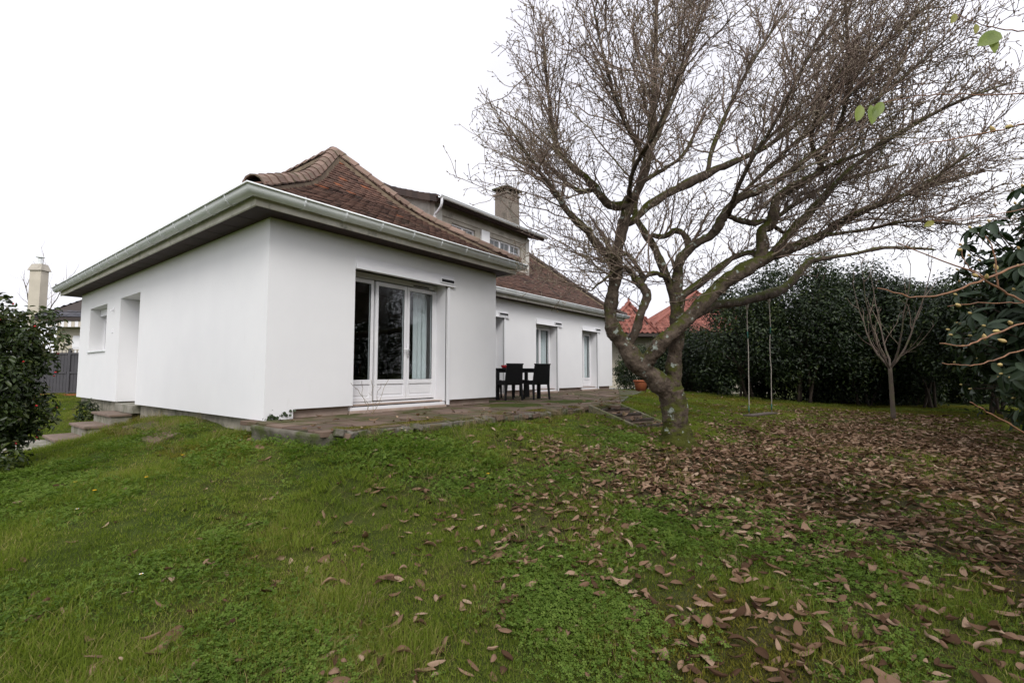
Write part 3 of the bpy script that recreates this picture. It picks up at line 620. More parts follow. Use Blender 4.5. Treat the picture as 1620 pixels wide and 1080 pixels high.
def eaves(pts, side, nm):
    p3 = [(*p, 2.742) for p in pts]
    MB().sweep(p3, fprof+[fprof[0]], side).ob('fascia', M['fascia'], house, fix=False)
    R_ = .086; prof = [(.116+R_*math.cos(a), .245+R_*math.sin(a)*1.3-.02) for a in np.linspace(math.pi*1.0, math.pi*2, 9)]
    prof = [(prof[0][0], prof[0][1]+.02)]+prof+[(prof[-1][0]+.012, prof[-1][1]+.012), (prof[-1][0]+.018, prof[-1][1]-.002), (prof[-1][0]+.006, prof[-1][1]-.010)]
    g = MB().sweep([(p[0], p[1], 2.742-.045) for p in p3], prof, side).ob('gutter', M['zinc'], house, True, fix=False)
    so = g.modifiers.new('thick', 'SOLIDIFY'); so.thickness = .003
    for i in range(len(p3)-1):
        a = np.array(p3[i]); b_ = np.array(p3[i+1]); L_ = np.linalg.norm(b_-a); d = (b_-a)/L_; n_ = np.array([d[1], -d[0], 0])*side
        for s in np.arange(.45, L_-.1, .62):
            bp = [a+d*s+n_*(.116+(R_+.006)*math.cos(q))+np.array([0, 0, .18+(R_+.006)*math.sin(q)*1.3]) for q in np.linspace(math.pi*1.0, math.pi*2.0, 9)]
            bp = [bp[0]+(0, 0, .03)]+bp+[bp[-1]+(0, 0, .018)]
            mb = MB(); vs = []
            for p in bp: vs += [p-d*.013, p+d*.013]
            mb.add(vs, [(2*k, 2*k+1, 2*k+3, 2*k+2) for k in range(len(bp)-1)]); br = mb.ob('gutter_bracket', M['zinc'], g, fix=False)
            sm = br.modifiers.new('thick', 'SOLIDIFY'); sm.thickness = .004
    return g
gl = eaves([(xb, YM+.1), (xb, ya), (xa, ya), (xa, YB-fo)], -1, 'wing')
gm = eaves([(XE-fo, 6), (XE-fo, YM+fo), (xb+.16, YM+fo)], -1, 'main')
# bracket tips of rusty iron standing above the gutter rim
tip = MB()
for s in np.arange(.45, xb-xa-.1, .62): tip.box(xb-s-.008, ya-.206, 2.92, xb-s+.008, ya-.192, 2.96)
tip.ob('rusty_clip', M['rust'], gl)
# gutter end caps
MB().tube([(xb-.0, YM+.105, 2.94), (xb+.0, YM+.11, 2.94)], .02, 6).ob('gutter_end', M['zinc'], gl)

# ------------------------------------------------------------------ dormer
DX0, DX1, DY = 5.95, 10.36, 3.2
def shed(y): return 5.42+.37*(y-2.86)-.03*np.sin(np.clip((y-2.86)/2.5, 0, 1)*math.pi)
wins = [(6.62, 7.62, 4.42, 4.96), (8.30, 9.95, 4.42, 4.93)]
dw = wall('dormer_wall', M['dormer'], 'x', DX0, DX1, 3.8, 5.42, DY, DY+.2, wins)
for x in (DX0, DX1-.1):     # cheeks
    MB().add([(x, DY+.2, 3.9), (x+.1, DY+.2, 3.9), (x+.1, 5.6, 5.0), (x, 5.6, 5.0), (x, DY+.2, 5.45), (x+.1, DY+.2, 5.45), (x+.1, 5.6, 6.4), (x, 5.6, 6.4)], [(0,3,2,1),(4,5,6,7),(0,1,5,4),(1,2,6,5),(2,3,7,6),(3,0,4,7)]).ob('dormer_cheek', M['offwhite'], house)
MB().box(7.86, DY-.06, 3.9, 8.24, DY-.001, 5.05).ob('dormer_post', M['render'], house, bevel=.004)
MB().box(DX1-.17, DY-.04, 3.8, DX1+.02, DY-.001, 5.30).ob('dormer_post', M['offwhite'], house, bevel=.004)
MB().box(DX0-.02, DY-.04, 3.8, DX0+.25, DY-.001, 5.25).ob('dormer_post', M['offwhite'], house, bevel=.004)
MB().box(DX0+.25, DY-.03, 5.06, DX1-.17, DY-.001, 5.28).ob('dormer_lintel', M['dormer'], house, bevel=.004)
for (x0, x1, z0, z1), npane in zip(wins, (2, 3)):
    f = MB(); leaf_frame(f, x0, x1, z0, z1, DY+.06, DY+.13, .05); pw = (x1-x0-.1)/npane
    for k in range(1, npane): f.box(x0+.05+k*pw-.04, DY+.061, z0+.05, x0+.05+k*pw+.04, DY+.129, z1-.05)
    w = f.ob('dormer_window', M['pvc'], house, bevel=.004); w['label'] = 'small %s pane window under the dormer eave' % ('two' if npane == 2 else 'three')
    for k in range(npane):
        a = x0+.05+k*pw+.035; b_ = x0+.05+(k+1)*pw-.035
        MB().box(a, DY+.09, z0+.045, b_, DY+.098, z1-.045).ob('glass_pane', M['glass'], w)
        gb = MB(); xm = (a+b_)/2; gb.box(xm-.01, DY+.082, z0+.05, xm+.01, DY+.088, z1-.05).box(a, DY+.0822, (z0+z1)/2-.008, b_, DY+.0878, (z0+z1)/2+.008); gb.ob('glazing_bar', M['pvc'], w)
MB().box(DX0+.3, 4.1, 4.0, DX1-.2, 4.16, 5.4).ob('dormer_room_wall', M['room'], house)
# dormer roof: deck, tiles, verge tiles, fascia and gutter
ys = np.linspace(2.84, 5.75, 14); dv = []
for y in ys: dv += [(5.72, y, float(shed(y))-.05), (10.80, y, float(shed(y))-.05), (5.72, y, float(shed(y))-.14), (10.80, y, float(shed(y))-.14)]
df = []
for i in range(13):
    a = 4*i; df += [(a, a+1, a+5, a+4), (a+2, a+6, a+7, a+3), (a, a+4, a+6, a+2), (a+1, a+3, a+7, a+5)]
df += [(0, 2, 3, 1)]
drf = MB().add(dv, df).ob('dormer_roof', M['soffit'], house); drf['label'] = 'low shed roof of the dormer'
tv = []; tt = []; row = 0; y = 2.80
while y < 5.7:
    for x in np.arange(5.76+(row % 2)*.085, 10.80, .17):
        c0 = np.array([x, y, float(shed(max(y, 2.84)))-.03]); s_ = .37; S = np.array([0, 1, s_])/math.sqrt(1+s_*s_); Nn = np.array([0, -s_, 1])/math.sqrt(1+s_*s_); c0 = c0+Nn*rng.normal(.006, .002)
        A = np.array([1.0, 0, 0]); a0, a1 = c0-A*.081, c0+A*.081; b1, b0 = a1+S*.2-Nn*.024, a0+S*.2-Nn*.024; dn = -Nn*.014
        tv.append([a0+dn, a1+dn, b1+dn, b0+dn, a0, a1, b1, b0]); tt.append(np.clip(rng.normal(.3, .15), 0, .7))
    y += .1; row += 1
tv = np.array(tv); tag(ob('tile_courses', mesh_np('tile_courses', tv.reshape(-1, 3), (TF[None]+8*np.arange(len(tv))[:, None, None]).reshape(-1, 4), M['tile'], attrs={'tint': np.repeat(tt, 8)}), drf), kind='stuff')
y = 2.86
while y < 5.6:      # verge tiles hanging over the left rake
    z = float(shed(y)); z2 = float(shed(y+.26)); j = rng.normal(0, .004)
    MB().hexa([(5.68, y, z-.19+j), (5.705, y, z-.19+j), (5.705, y+.26, z2-.18+j), (5.68, y+.26, z2-.18+j)], [(5.675, y, z+.035+j), (5.84, y, z+.03+j), (5.84, y+.26, z2+.018+j), (5.675, y+.26, z2+.018+j)], rng.random()).ob('verge_tile', M['ridge_dark'], drf, bevel=.006)
    y += .245
MB().box(5.72, 2.80, 5.29, 10.80, 2.835, 5.37).ob('dormer_fascia', M['soffit'], house)
gp_ = [(.06+.06*math.cos(a), .0+.06*math.sin(a)) for a in np.linspace(math.pi, 2*math.pi, 9)]+[(.132, .01), (.136, 0)]
dg = MB().sweep([(5.70, 2.80, 5.39), (10.86, 2.80, 5.39)], gp_, 1).ob('dormer_gutter', M['zinc'], house, True, fix=False); so = dg.modifiers.new('thick', 'SOLIDIFY'); so.thickness = .003
for x in np.arange(5.9, 10.8, .62):
    MB().tube([(x, 2.74+.066*math.cos(a), 5.39+.066*math.sin(a)) for a in np.linspace(math.pi, 2*math.pi, 9)], .006, 4).ob('gutter_bracket', M['zinc'], dg)
MB().tube(catmull([(5.78, 2.74, 5.40), (5.78, 2.74, 5.22), (5.80, 2.80, 5.12), (5.83, 2.95, 5.02), (5.86, 3.1, 4.93), (5.88, 3.12, 4.4)], 4), .035, 10).ob('downpipe', M['pvc'], house, True)
# ------------------------------------------------------------------ chimney
cc = np.array([10.72, 4.42]); ch = MB(); ch.box(cc[0]-.36, cc[1]-.30, 5.3, cc[0]+.36, cc[1]+.30, 7.28); cho = ch.ob('chimney', M['chim'], roof, bevel=.01); cho['label'] = 'grey pebbled chimney with a flat stone cap'
for dx in (-.33, .25):
    for dy in (-.27, .19): MB().box(cc[0]+dx, cc[1]+dy, 7.281, cc[0]+dx+.08, cc[1]+dy+.08, 7.40).ob('cap_support', M['chim'], roof)
MB().box(cc[0]-.45, cc[1]-.38, 7.401, cc[0]+.45, cc[1]+.38, 7.47).ob('chimney_cap', M['slabedge'], roof, bevel=.01)
MB().box(cc[0]-.40, cc[1]-.34, 7.20, cc[0]+.40, cc[1]+.34, 7.26).ob('chimney_band', M['chim'], roof, bevel=.006)
# ------------------------------------------------------------------ garden furniture on the terrace
RZ_T = math.radians(-25)
def lmat(x, y, z, rz): return Matrix.Translation((x, y, z)) @ Matrix.Rotation(rz, 4, 'Z')
def chair(x, y, rz, label):
    t = empty('garden_chair', (x, y, .012), label, 'chair', 'black garden chairs round the terrace table'); m_ = lmat(x, y, .012, rz)
    V_ = lambda *p: tuple(m_ @ Vector(p))
    MB().box(-.225, -.20, .40, .225, .23, .445, m_).ob('seat', M['rattan'], t, bevel=.01)
    b_ = MB(); b_.hexa([V_(-.23,-.235,.36),V_(.23,-.235,.36),V_(.23,-.19,.36),V_(-.23,-.19,.36)], [V_(-.205,-.30,.83),V_(.205,-.30,.83),V_(.205,-.265,.83),V_(-.205,-.265,.83)]); b_.ob('backrest', M['rattan'], t, bevel=.012)
    bb = MB(); bb.box(-.215, -.315, .815, .215, -.255, .84, m_); bb.ob('top_rail', M['rattan'], t, bevel=.008)
    for k in range(1, 15):
        pass
    for sx, sy in ((-1,-1),(1,-1),(-1,1),(1,1)):
        w = .026; x0, y0 = sx*.20, (-.205 if sy < 0 else .205); xx, yy = sx*.215, (-.245 if sy < 0 else .225)
        MB().hexa([V_(xx-w*.7,yy-w*.7,0),V_(xx+w*.7,yy-w*.7,0),V_(xx+w*.7,yy+w*.7,0),V_(xx-w*.7,yy+w*.7,0)], [V_(x0-w,y0-w,.402),V_(x0+w,y0-w,.402),V_(x0+w,y0+w,.402),V_(x0-w,y0+w,.402)]).ob('leg', M['rattan'], t, bevel=.004)
    MB().box(-.20, -.19, .345, .20, -.165, .40, m_).box(-.20, .195, .345, .20, .22, .40, m_).box(-.225, -.16, .345, -.2, .19, .40, m_).box(.2, -.16, .345, .225, .19, .40, m_).ob('apron', M['rattan'], t)
    wv = MB()
    for k in range(11): 
        z = .42+k*.037; yy = -.243-.0595*(z-.36)/.47*1.08; wv.box(-.2, yy-.006, z, .2, yy+.004, z+.022, m_)
    wv.ob('woven_band', M['rattan'], t)
chair(5.75, .40, RZ_T, 'black woven garden chair with its back nearest the white wing wall')
chair(6.42, .10, RZ_T, 'black woven garden chair at the right end of the table, back to the lawn')
chair(6.98, 1.10, RZ_T+math.pi, 'black woven garden chair on the far side of the table towards the house')
chair(6.25, 1.42, RZ_T+math.pi, 'black woven garden chair mostly hidden behind the corner of the wing')
tb = empty('garden_table', (6.35, .77, .012), 'black garden table standing among the chairs on the terrace', 'table'); tm = lmat(6.35, .77, .012, RZ_T)
MB().box(-.62, -.38, .70, .62, .38, .735, tm).ob('table_top', M['rattan'], tb, bevel=.006)
for sx in (-1, 1):
    for sy in (-1, 1): MB().box(sx*.56-.035, sy*.32-.035, 0, sx*.56+.035, sy*.32+.035, .70, tm).ob('leg', M['rattan'], tb)
MB().box(-.52, -.34, .63, .52, -.31, .70, tm).box(-.52, .31, .63, .52, .34, .70, tm).ob('apron', M['rattan'], tb)
rb = MB(); p_ = tm @ Vector((-.2, .05, .736)); rb.lathe(p_, [(.05, 0), (.075, .03), (.085, .075), (.075, .077), (.06, .03)], 14)
tag(rb.ob('red_bowl', M['red'], smooth=True), 'small red bowl on the black garden table', 'bowl')

# ------------------------------------------------------------------ end of the house: pots and white pebbled bed
px_, py_ = gp(1014, 617, 0)[:2]
pot = empty('terracotta_pot', (px_, py_, g1(px_, py_)), 'round orange terracotta pot by the end of the house', 'pot')
z0 = g1(px_, py_)-.02
MB().lathe((px_, py_, z0), [(.17, 0), (.235, .30), (.25, .36), (.22, .36), (.20, .28)], 20).ob('bowl', M['terracotta'], pot, True)
MB().lathe((px_, py_, z0+.345), [(.25, 0), (.275, .01), (.275, .07), (.24, .07)], 20).ob('rim', M['terracotta'], pot, True)
MB().lathe((px_, py_, z0+.33), [(.01, 0), (.225, .005), (.01, .012)], 16).ob('soil', M['log'], pot)
peb = mat('white_pebble', (.75, .75, .74), (.55, .55, .54), 12)
pv = []; cx, cy_ = gp(984, 612, 0)[:2]
for k in range(150):
    a = random.uniform(-.75, .75); b_ = random.uniform(-.2, .2); x = cx+a*RT[0]+b_*Fh[0]; y = cy_+a*RT[1]+b_*Fh[1]
    pv.append((x, y, g1(x, y)+random.uniform(.03, .11), random.uniform(.03, .07)))
mb = MB()
for (x, y, z, r) in pv: mb.lathe((x, y, z), [(.1*r, -.55*r), (.8*r, -.3*r), (r, .1*r), (.65*r, .45*r), (.1*r, .55*r)], 6)
tag(mb.ob('white_pebbles', peb, smooth=True), 'bed of white pebbles at the end of the terrace', 'pebbles', kind='stuff')

# ------------------------------------------------------------------ swing
t1 = at(1182, 481, 8.62); t2 = at(1216.5, 473, 9.22)
sg = empty('rope_swing', (*((t1+t2)/2)[:2], -.5), 'rope swing with a thin board seat hanging from the magnolia branch', 'swing')
zs = -.115
b1 = np.array([t1[0]+.02, t1[1]+.03, zs]); b2 = np.array([t2[0]+.0, t2[1]+.02, zs])
for T, B in ((t1, b1), (t2, b2)):
    k = np.linspace(0, 1, 9)[:, None]; P = T*(1-k)+B*k; P[1:-1, :2] += rng.normal(0, .006, (7, 2))
    r = MB().tube(P, .0075, 6).ob('rope', M['rope'], sg, True)
    MB().tube([P[0]+(0, 0, .06), P[0]+(0, 0, -.02), P[0]+(0,0,-.10)], [.014, .03, .014], 8).ob('knot', M['rope'], sg, True)
    MB().tube([P[2], P[2]-(P[2]-P[3])*.5], .010, 6).ob('green_binding', M['cord_green'], sg, True)
    MB().tube([B+(0, 0, .16), B+(0, 0, .05)], .010, 6).ob('green_binding', M['cord_green'], sg, True)
d = unit((b2-b1)*(1, 1, 0)); n_ = np.array([-d[1], d[0], 0])
a0, a1 = b1-d*.05, b2+d*.05
MB().hexa([a0-n_*.09+(0,0,-.02), a1-n_*.09+(0,0,-.02), a1+n_*.09+(0,0,-.02), a0+n_*.09+(0,0,-.02)], [a0-n_*.09+(0,0,.004), a1-n_*.09+(0,0,.004), a1+n_*.09+(0,0,.004), a0+n_*.09+(0,0,.004)]).ob('seat_board', M['wood'], sg, bevel=.004)

# ------------------------------------------------------------------ neighbours
def nbp(lat, dep, z): return (CAM[0]+Fh[0]*dep+RT[0]*lat, CAM[1]+Fh[1]*dep+RT[1]*lat, z)
def nb_box(mb, l0, l1, d0, d1, z0, z1): return mb.hexa([nbp(l0,d0,z0),nbp(l1,d0,z0),nbp(l1,d1,z0),nbp(l0,d1,z0)], [nbp(l0,d0,z1),nbp(l1,d0,z1),nbp(l1,d1,z1),nbp(l0,d1,z1)])
M['beige'] = mat('beige_wall', (.56, .51, .42), (.48, .44, .36), 1.5, .9); M['slate'] = mat_tint('dark_slate', [(.035, .036, .045), (.06, .06, .07), (.09, .088, .10)], .55, .4)
M['greyfence'] = mat('grey_fence_panel', (.075, .072, .078), (.06, .058, .064), 4, .6)
nh = empty('slate_roof_house', nbp(-17, 23, 0), 'beige neighbouring house with slate roof and chimney beyond the side wall', 'house')
nb_box(MB(), -21.0, -11, 22, 30, -.2, 3.0).ob('wall', M['beige'], nh)
nb_box(MB(), -21.6, -10.4, 21.35, 30.6, 2.98, 3.12).ob('eave_board', M['deck'], nh)
gd = MB(); nb_box(gd, -20.2, -17.2, 21.96, 21.998, -.1, 2.35); gdo = gd.ob('garage_door', M['pvc'], nh)
for z in (.3, .8, 1.3, 1.8): nb_box(MB(), -20.2, -17.2, 21.93, 21.959, z, z+.47).ob('door_panel', M['pvc'], gdo, bevel=.006)
for k in range(34):         # striped valance
    nb_box(MB(), -21.4+k*.16, -21.4+k*.16+.15, 21.40, 21.42, 2.70, 2.96).ob('valance_strip', M['pvc'] if k % 2 else M['beige'], nh)
# roof with slates on the side towards us
apx0, apx1 = (-17.0, 26.0, 7.0), (-14.0, 26.0, 7.0); E4 = [(-21.6,21.35,3.12),(-10.4,21.35,3.12),(-10.4,30.6,3.12),(-21.6,30.6,3.12)]
R4 = [nbp(*p) for p in E4]+[nbp(*apx0), nbp(*apx1)]
nr = MB().add(R4, [(0,1,5,4),(1,2,5),(2,3,4,5),(3,0,4)]).ob('roof', M['deck'], nh)
sv = []; stn = []
for r in range(40):
    f = r/40; l0 = -21.6+(4.6)*f; l1 = -10.4-3.6*f; dd = 21.33+4.65*f; z = 3.13+3.88*f-.16*math.sin(f*math.pi)
    f2 = (r+1.7)/40; dd2 = 21.33+4.65*f2; z2 = 3.13+3.88*f2-.16*math.sin(min(1, f2)*math.pi)-.02
    for u in np.arange(l0+(r % 2)*.13, l1, .26):
        j = rng.normal(0, .008); sv.append([nbp(u, dd, z+.03+j), nbp(u+.25, dd, z+.03+j), nbp(u+.25, dd2, z2+.02), nbp(u, dd2, z2+.02)]); stn.append(rng.random())
for r in range(30):
    f = r/30; d0 = 21.35+4.65*f; d1 = 30.6-4.6*f; ll = -21.6+4.6*f; z = 3.13+3.88*f-.16*math.sin(f*math.pi); f2 = (r+1.7)/30; l2 = -21.6+4.6*f2; z2 = 3.13+3.88*f2-.16*math.sin(min(1, f2)*math.pi)-.02
    for u in np.arange(d0, d1, .26): sv.append([nbp(ll, u, z+.03), nbp(ll, u+.25, z+.03), nbp(l2, u+.25, z2+.02), nbp(l2, u, z2+.02)]); stn.append(rng.random())
sv = np.array(sv); tag(ob('slates', mesh_np('slates', sv.reshape(-1, 3), np.arange(len(sv)*4).reshape(-1, 4), M['slate'], attrs={'tint': np.repeat(stn, 4)}), nr), kind='stuff')
lc = lambda px, d: (px-810)/FPX*d
nb_box(MB(), lc(38, 23), lc(56, 23), 23, 23.4, 2.9, 5.62).ob('chimney', M['beige'], nr)
cp = MB(); l0, l1 = lc(38, 23), lc(56, 23)
cp.hexa([nbp(l0-.07,22.93,5.621),nbp(l1+.07,22.93,5.621),nbp(l1+.07,23.47,5.621),nbp(l0-.07,23.47,5.621)], [nbp(l0+.02,23.05,5.95),nbp(l1-.02,23.05,5.95),nbp(l1-.02,23.35,5.95),nbp(l0+.02,23.35,5.95)]); cp.ob('chimney_cap', M['dormer'], nr)
c0 = np.array(nbp((l0+l1)/2, 23.2, 5.95)); MB().lathe(c0, [(.09, 0), (.09, .30), (.085, .3)], 12).lathe(c0+(0, 0, .33), [(.10, 0), (.17, .01), (.16, .05), (.02, .08)], 12).ob('metal_flue', M['zinc'], nr)
# fence on a low wall
fn = empty('panel_fence', nbp(-12.6, 14.6, 0), 'dark grey slatted panel fence on a low wall beyond the side wall', 'fence')
nb_box(MB(), -18, -9, 14.52, 14.72, -.8, -.06).ob('low_wall', M['conc'], fn); nb_box(MB(), -18, -9, 14.48, 14.76, -.058, .0).ob('tile_coping', M['terracotta'], fn)
for k in range(6):
    u = -18+k*1.5; pn = MB()
    for s in range(14): nb_box(pn, u+.06+s*.099, u+.06+s*.099+.088, 14.60, 14.62, .05, 1.22)
    p_ = pn.ob('slat_panel', M['greyfence'], fn)
    r_ = MB()
    for z in (.03, .62, 1.20): nb_box(r_, u+.05, u+1.45, 14.575, 14.599, z, z+.05)
    r_.ob('rail', M['zinc'] if False else M['greyfence'], fn)
    tr = MB()
    for s in range(12): nb_box(tr, u+.08+s*.115, u+.12+s*.115, 14.6, 14.62, 1.25, 1.33)
    nb_box(tr, u+.05, u+1.45, 14.59, 14.63, 1.331, 1.36); tr.ob('top_trellis', M['dormer'], fn)
    nb_box(MB(), u-.03, u+.05, 14.57, 14.65, 0, 1.38).ob('post', M['greyfence'], fn)
# house with red pantiles behind the hedge
M['pantile'] = mat_tint('red_pantile', [(.16, .058, .042), (.235, .085, .062), (.31, .125, .092)], .75, .3, wear=((.14, .06, .045), 1.2, .5, .75))
rh = empty('red_roof_house', nbp(9, 30, 0), 'neighbouring house with red pantile hipped roofs behind the hedge', 'house')
nb_box(MB(), 5.2, 14.6, 26.6, 33, -.5, 2.6).ob('wall', M['beige'], rh)
def pyramid(ap, l0, l1, d0, d1, z):
    root = MB().add([nbp(l0,d0,z),nbp(l1,d0,z),nbp(l1,d1,z),nbp(l0,d1,z),nbp(*ap)], [(0,1,4),(1,2,4),(2,3,4),(3,0,4),(3,2,1,0)]).ob('roof', M['deck'], rh)
    vv = []; tt = []
    for (A, B) in (((l0, d0), (l1, d0)), ((l0, d1), (l0, d0)), ((l1, d0), (l1, d1))):
        A = np.array([*A, z]); B = np.array([*B, z]); T = np.array(ap); rows = int(np.linalg.norm(T-(A+B)/2)/.33); wdt = np.linalg.norm(B-A)
        dv_ = (B-A)/wdt; ctr = T-(A+B)/2; tpar = ctr@dv_; up = ctr-dv_*tpar; nrm = unit(np.cross(dv_, up)); nrm = nrm if nrm[2] > 0 else -nrm
        for r in range(rows):
            f0 = r/rows; f1 = (r+1.12)/rows; ln = (T-A)*f0+A; rn = (T-B)*f0+B; w = np.linalg.norm(rn-ln)
            n = int(w/.28)
            for k in range(n):
                b0 = ln+dv_*(k+.0)*.28
                jit = rng.normal(0, .006); t_ = np.clip(rng.normal(.5, .25), 0, 1)
                upv = up*(f1-f0)
                prof = [(0, .03), (.07, .09), (.14, .03), (.21, .0), (.28, .03)]
                for q in range(4):
                    (a, za), (c, zc) = prof[q], prof[q+1]
                    vv.append([nbp(*(b0+dv_*a+nrm*(za+.03+jit))), nbp(*(b0+dv_*c+nrm*(zc+.03+jit))), nbp(*(b0+dv_*c+nrm*zc+upv)), nbp(*(b0+dv_*a+nrm*za+upv))]); tt.append(t_)
    vv = np.array(vv); tag(ob('pantiles', mesh_np('pantiles', vv.reshape(-1, 3), np.arange(len(vv)*4).reshape(-1, 4), M['pantile'], True, attrs={'tint': np.repeat(tt, 4)}), root), kind='stuff')
    for (l, d_) in ((l0, d0), (l1, d0), (l0, d1)):
        a, b_ = np.array(nbp(l, d_, z+.05)), np.array(nbp(*ap))+(0, 0, .06)
        k = np.linspace(0, 1, 14)[:, None]; mm = MB().tube(a*(1-k)+b_*k, .10, 8); mm.ob('hip_cap', M['pantile'], root, True)
    MB().lathe(np.array(nbp(*ap))+(0, 0, .05), [(.16, 0), (.13, .1), (.05, .16), (.09, .24), (.02, .34)], 10).ob('finial', M['pantile'], root, True)
    nb_box(MB(), l0+.0, l1, d0-.08, d0+.04, z-.16, z-.02).ob('eave_board', M['deck'], root)
pyramid((lc(1103, 31), 31, 5.85), lc(1015, 26.2), lc(1250, 26.2), 26.2, 35.5, 2.72)
pyramid((lc(996, 27.2), 27.2, 4.55), lc(955, 25), lc(1045, 25), 25, 29.5, 2.70)
# ------------------------------------------------------------------ vegetation helpers
def batch_tubes(P0, D, L, r0, r1, segs, sides, bend, wob=.03):
    n = len(P0); t = np.linspace(0, 1, segs+1)[None, :, None]; L3 = L[:, None, None]
    C = P0[:, None]+D[:, None]*L3*t+bend[:, None]*L3*t*t
    wb = rng.normal(0, 1, (n, segs+1, 3)).cumsum(1)*(wob*L3/segs); wb -= wb[:, :1]; C = C+wb
    ref = np.where(np.abs(D[:, 2:3]) < .9, np.array([[0, 0, 1.0]]), np.array([[1.0, 0, 0]])); u = unit(np.cross(D, ref)); w = np.cross(D, u)
    a = 2*math.pi*np.arange(sides)/sides
    R_ = (r0[:, None]*(1-t[..., 0])+r1[:, None]*t[..., 0])
    V = C[:, :, None]+R_[:, :, None, None]*(np.cos(a)[None, None, :, None]*u[:, None, None]+np.sin(a)[None, None, :, None]*w[:, None, None])
    i = np.arange(segs)[:, None]*sides; k = np.arange(sides)[None]; k2 = (k+1) % sides
    f = np.stack([i+k, i+k2, i+sides+k2, i+sides+k], -1).reshape(-1, 4)
    F = (f[None]+(np.arange(n)*(segs+1)*sides)[:, None, None]).reshape(-1, 4)
    return V.reshape(-1, 3), F, C
def kids(C, D, L, step, t0, t1, jit=.3):
    """child start points along each centreline: index, t, point, tangent"""
    idx = []; ts = []
    for i in range(len(L)):
        n = max(1, int(L[i]*(t1-t0)/step)); tt = np.linspace(t0, t1, n)+rng.normal(0, jit*(t1-t0)/n, n); idx.append(np.full(n, i)); ts.append(np.clip(tt, t0*.8, 1))
    idx = np.concatenate(idx); ts = np.concatenate(ts); s = ts*(C.shape[1]-1); j = np.minimum(s.astype(int), C.shape[1]-2); fr = (s-j)[:, None]
    return idx, ts, C[idx, j]*(1-fr)+C[idx, j+1]*fr, unit(C[idx, j+1]-C[idx, j])
def side_dir(T, ang, n=None):
    r = unit(rng.normal(0, 1, T.shape)); p = unit(r-T*(r*T).sum(1, keepdims=True)); return unit(T*np.cos(ang)[:, None]+p*np.sin(ang)[:, None])
def cat_mesh(parts):
    V = []; F = []; o = 0
    for v, f in parts: V.append(v); F.append(f+o); o += len(v)
    return np.concatenate(V), np.concatenate(F)
def buds_mesh(P, D, L, R_, sides=4):
    t = np.array([0, .35, .75, 1.0]); rr = np.array([.35, 1.0, .7, .05]); n = len(P)
    ref = np.where(np.abs(D[:, 2:3]) < .9, np.array([[0, 0, 1.0]]), np.array([[1.0, 0, 0]])); u = unit(np.cross(D, ref)); w = np.cross(D, u); a = 2*math.pi*np.arange(sides)/sides
    C = P[:, None]+D[:, None]*L[:, None, None]*t[None, :, None]
    V = C[:, :, None]+(R_[:, None]*rr[None])[:, :, None, None]*(np.cos(a)[None, None, :, None]*u[:, None, None]+np.sin(a)[None, None, :, None]*w[:, None, None])
    i = np.arange(3)[:, None]*sides; k = np.arange(sides)[None]; k2 = (k+1) % sides
    f = np.stack([i+k, i+k2, i+sides+k2, i+sides+k], -1).reshape(-1, 4)
    return V.reshape(-1, 3), (f[None]+(np.arange(n)*4*sides)[:, None, None]).reshape(-1, 4)
def leaf_cloud(P, D, Nn, L, W, fold=.2, droop=.12):
    """six-cornered folded leaves: base, two left, tip, two right"""
    S = unit(np.cross(D, Nn)); Nn = np.cross(S, D); L = L[:, None]; W = W[:, None]
    q = lambda a, s, up: P+D*L*a+S*W*s+Nn*(up*W)-Nn*L*droop*a*a
    V = np.stack([q(0, 0, 0), q(.28, .42, fold), q(.68, .42, fold), q(1, 0, 0), q(.68, -.42, fold), q(.28, -.42, fold)], 1)
    F = np.array([(0, 3, 2, 1), (0, 5, 4, 3)]); n = len(P)
    return V.reshape(-1, 3), (F[None]+6*np.arange(n)[:, None, None]).reshape(-1, 4)

# ---- materials
m, nt, b = mat_base('mossy_bark'); b.inputs['Roughness'].default_value = .95; b.inputs['Specular IOR Level'].default_value = .15
c = mixc(nt, ramp(nt, noise_n(nt, 9, 8, .7, 'World'), .36, .64), (.042, .031, .023), (.140, .108, .082))
geo = N(nt, 'ShaderNodeNewGeometry'); sx = N(nt, 'ShaderNodeSeparateXYZ'); nt.links.new(geo.outputs['Normal'], sx.inputs[0])
ms = N(nt, 'ShaderNodeMath', operation='MULTIPLY_ADD'); ms.inputs[1].default_value = .22; nt.links.new(sx.outputs['Z'], ms.inputs[0]); sp_ = N(nt, 'ShaderNodeSeparateXYZ'); nt.links.new(geo.outputs['Position'], sp_.inputs[0]); mh = N(nt, 'ShaderNodeMapRange')   # moss climbs from the damp foot
for k_, v_ in (('From Min', -.5), ('From Max', .35), ('To Min', .20), ('To Max', 0.)): mh.inputs[k_].default_value = v_
nt.links.new(sp_.outputs['Z'], mh.inputs['Value']); ma = N(nt, 'ShaderNodeMath', operation='ADD'); nt.links.new(noise_n(nt, 3.4, 8, .7, 'World'), ma.inputs[0]); nt.links.new(mh.outputs['Result'], ma.inputs[1]); nt.links.new(ma.outputs[0], ms.inputs[2])
c = mixc(nt, ramp(nt, ms.outputs[0], .51, .64), c, (.060, .066, .013))
c = mixc(nt, ramp(nt, noise_n(nt, 11, 4, .5, 'World'), .64, .70), c, (.30, .33, .29))
nt.links.new(c, b.inputs['Base Color']); bump(nt, b, noise_n(nt, 26, 9, .72, 'World'), .9, .03); M['bark'] = m
M['twig'] = mat('brown_twig', (.155, .108, .085), (.235, .18, .14), 2.2, .85, coord='World', c3=(.19, .18, .09), s3=1.1, lo3=.56, hi3=.7)
M['bud'] = mat('downy_bud', (.33, .28, .21), (.21, .17, .125), 8, .9, coord='World')
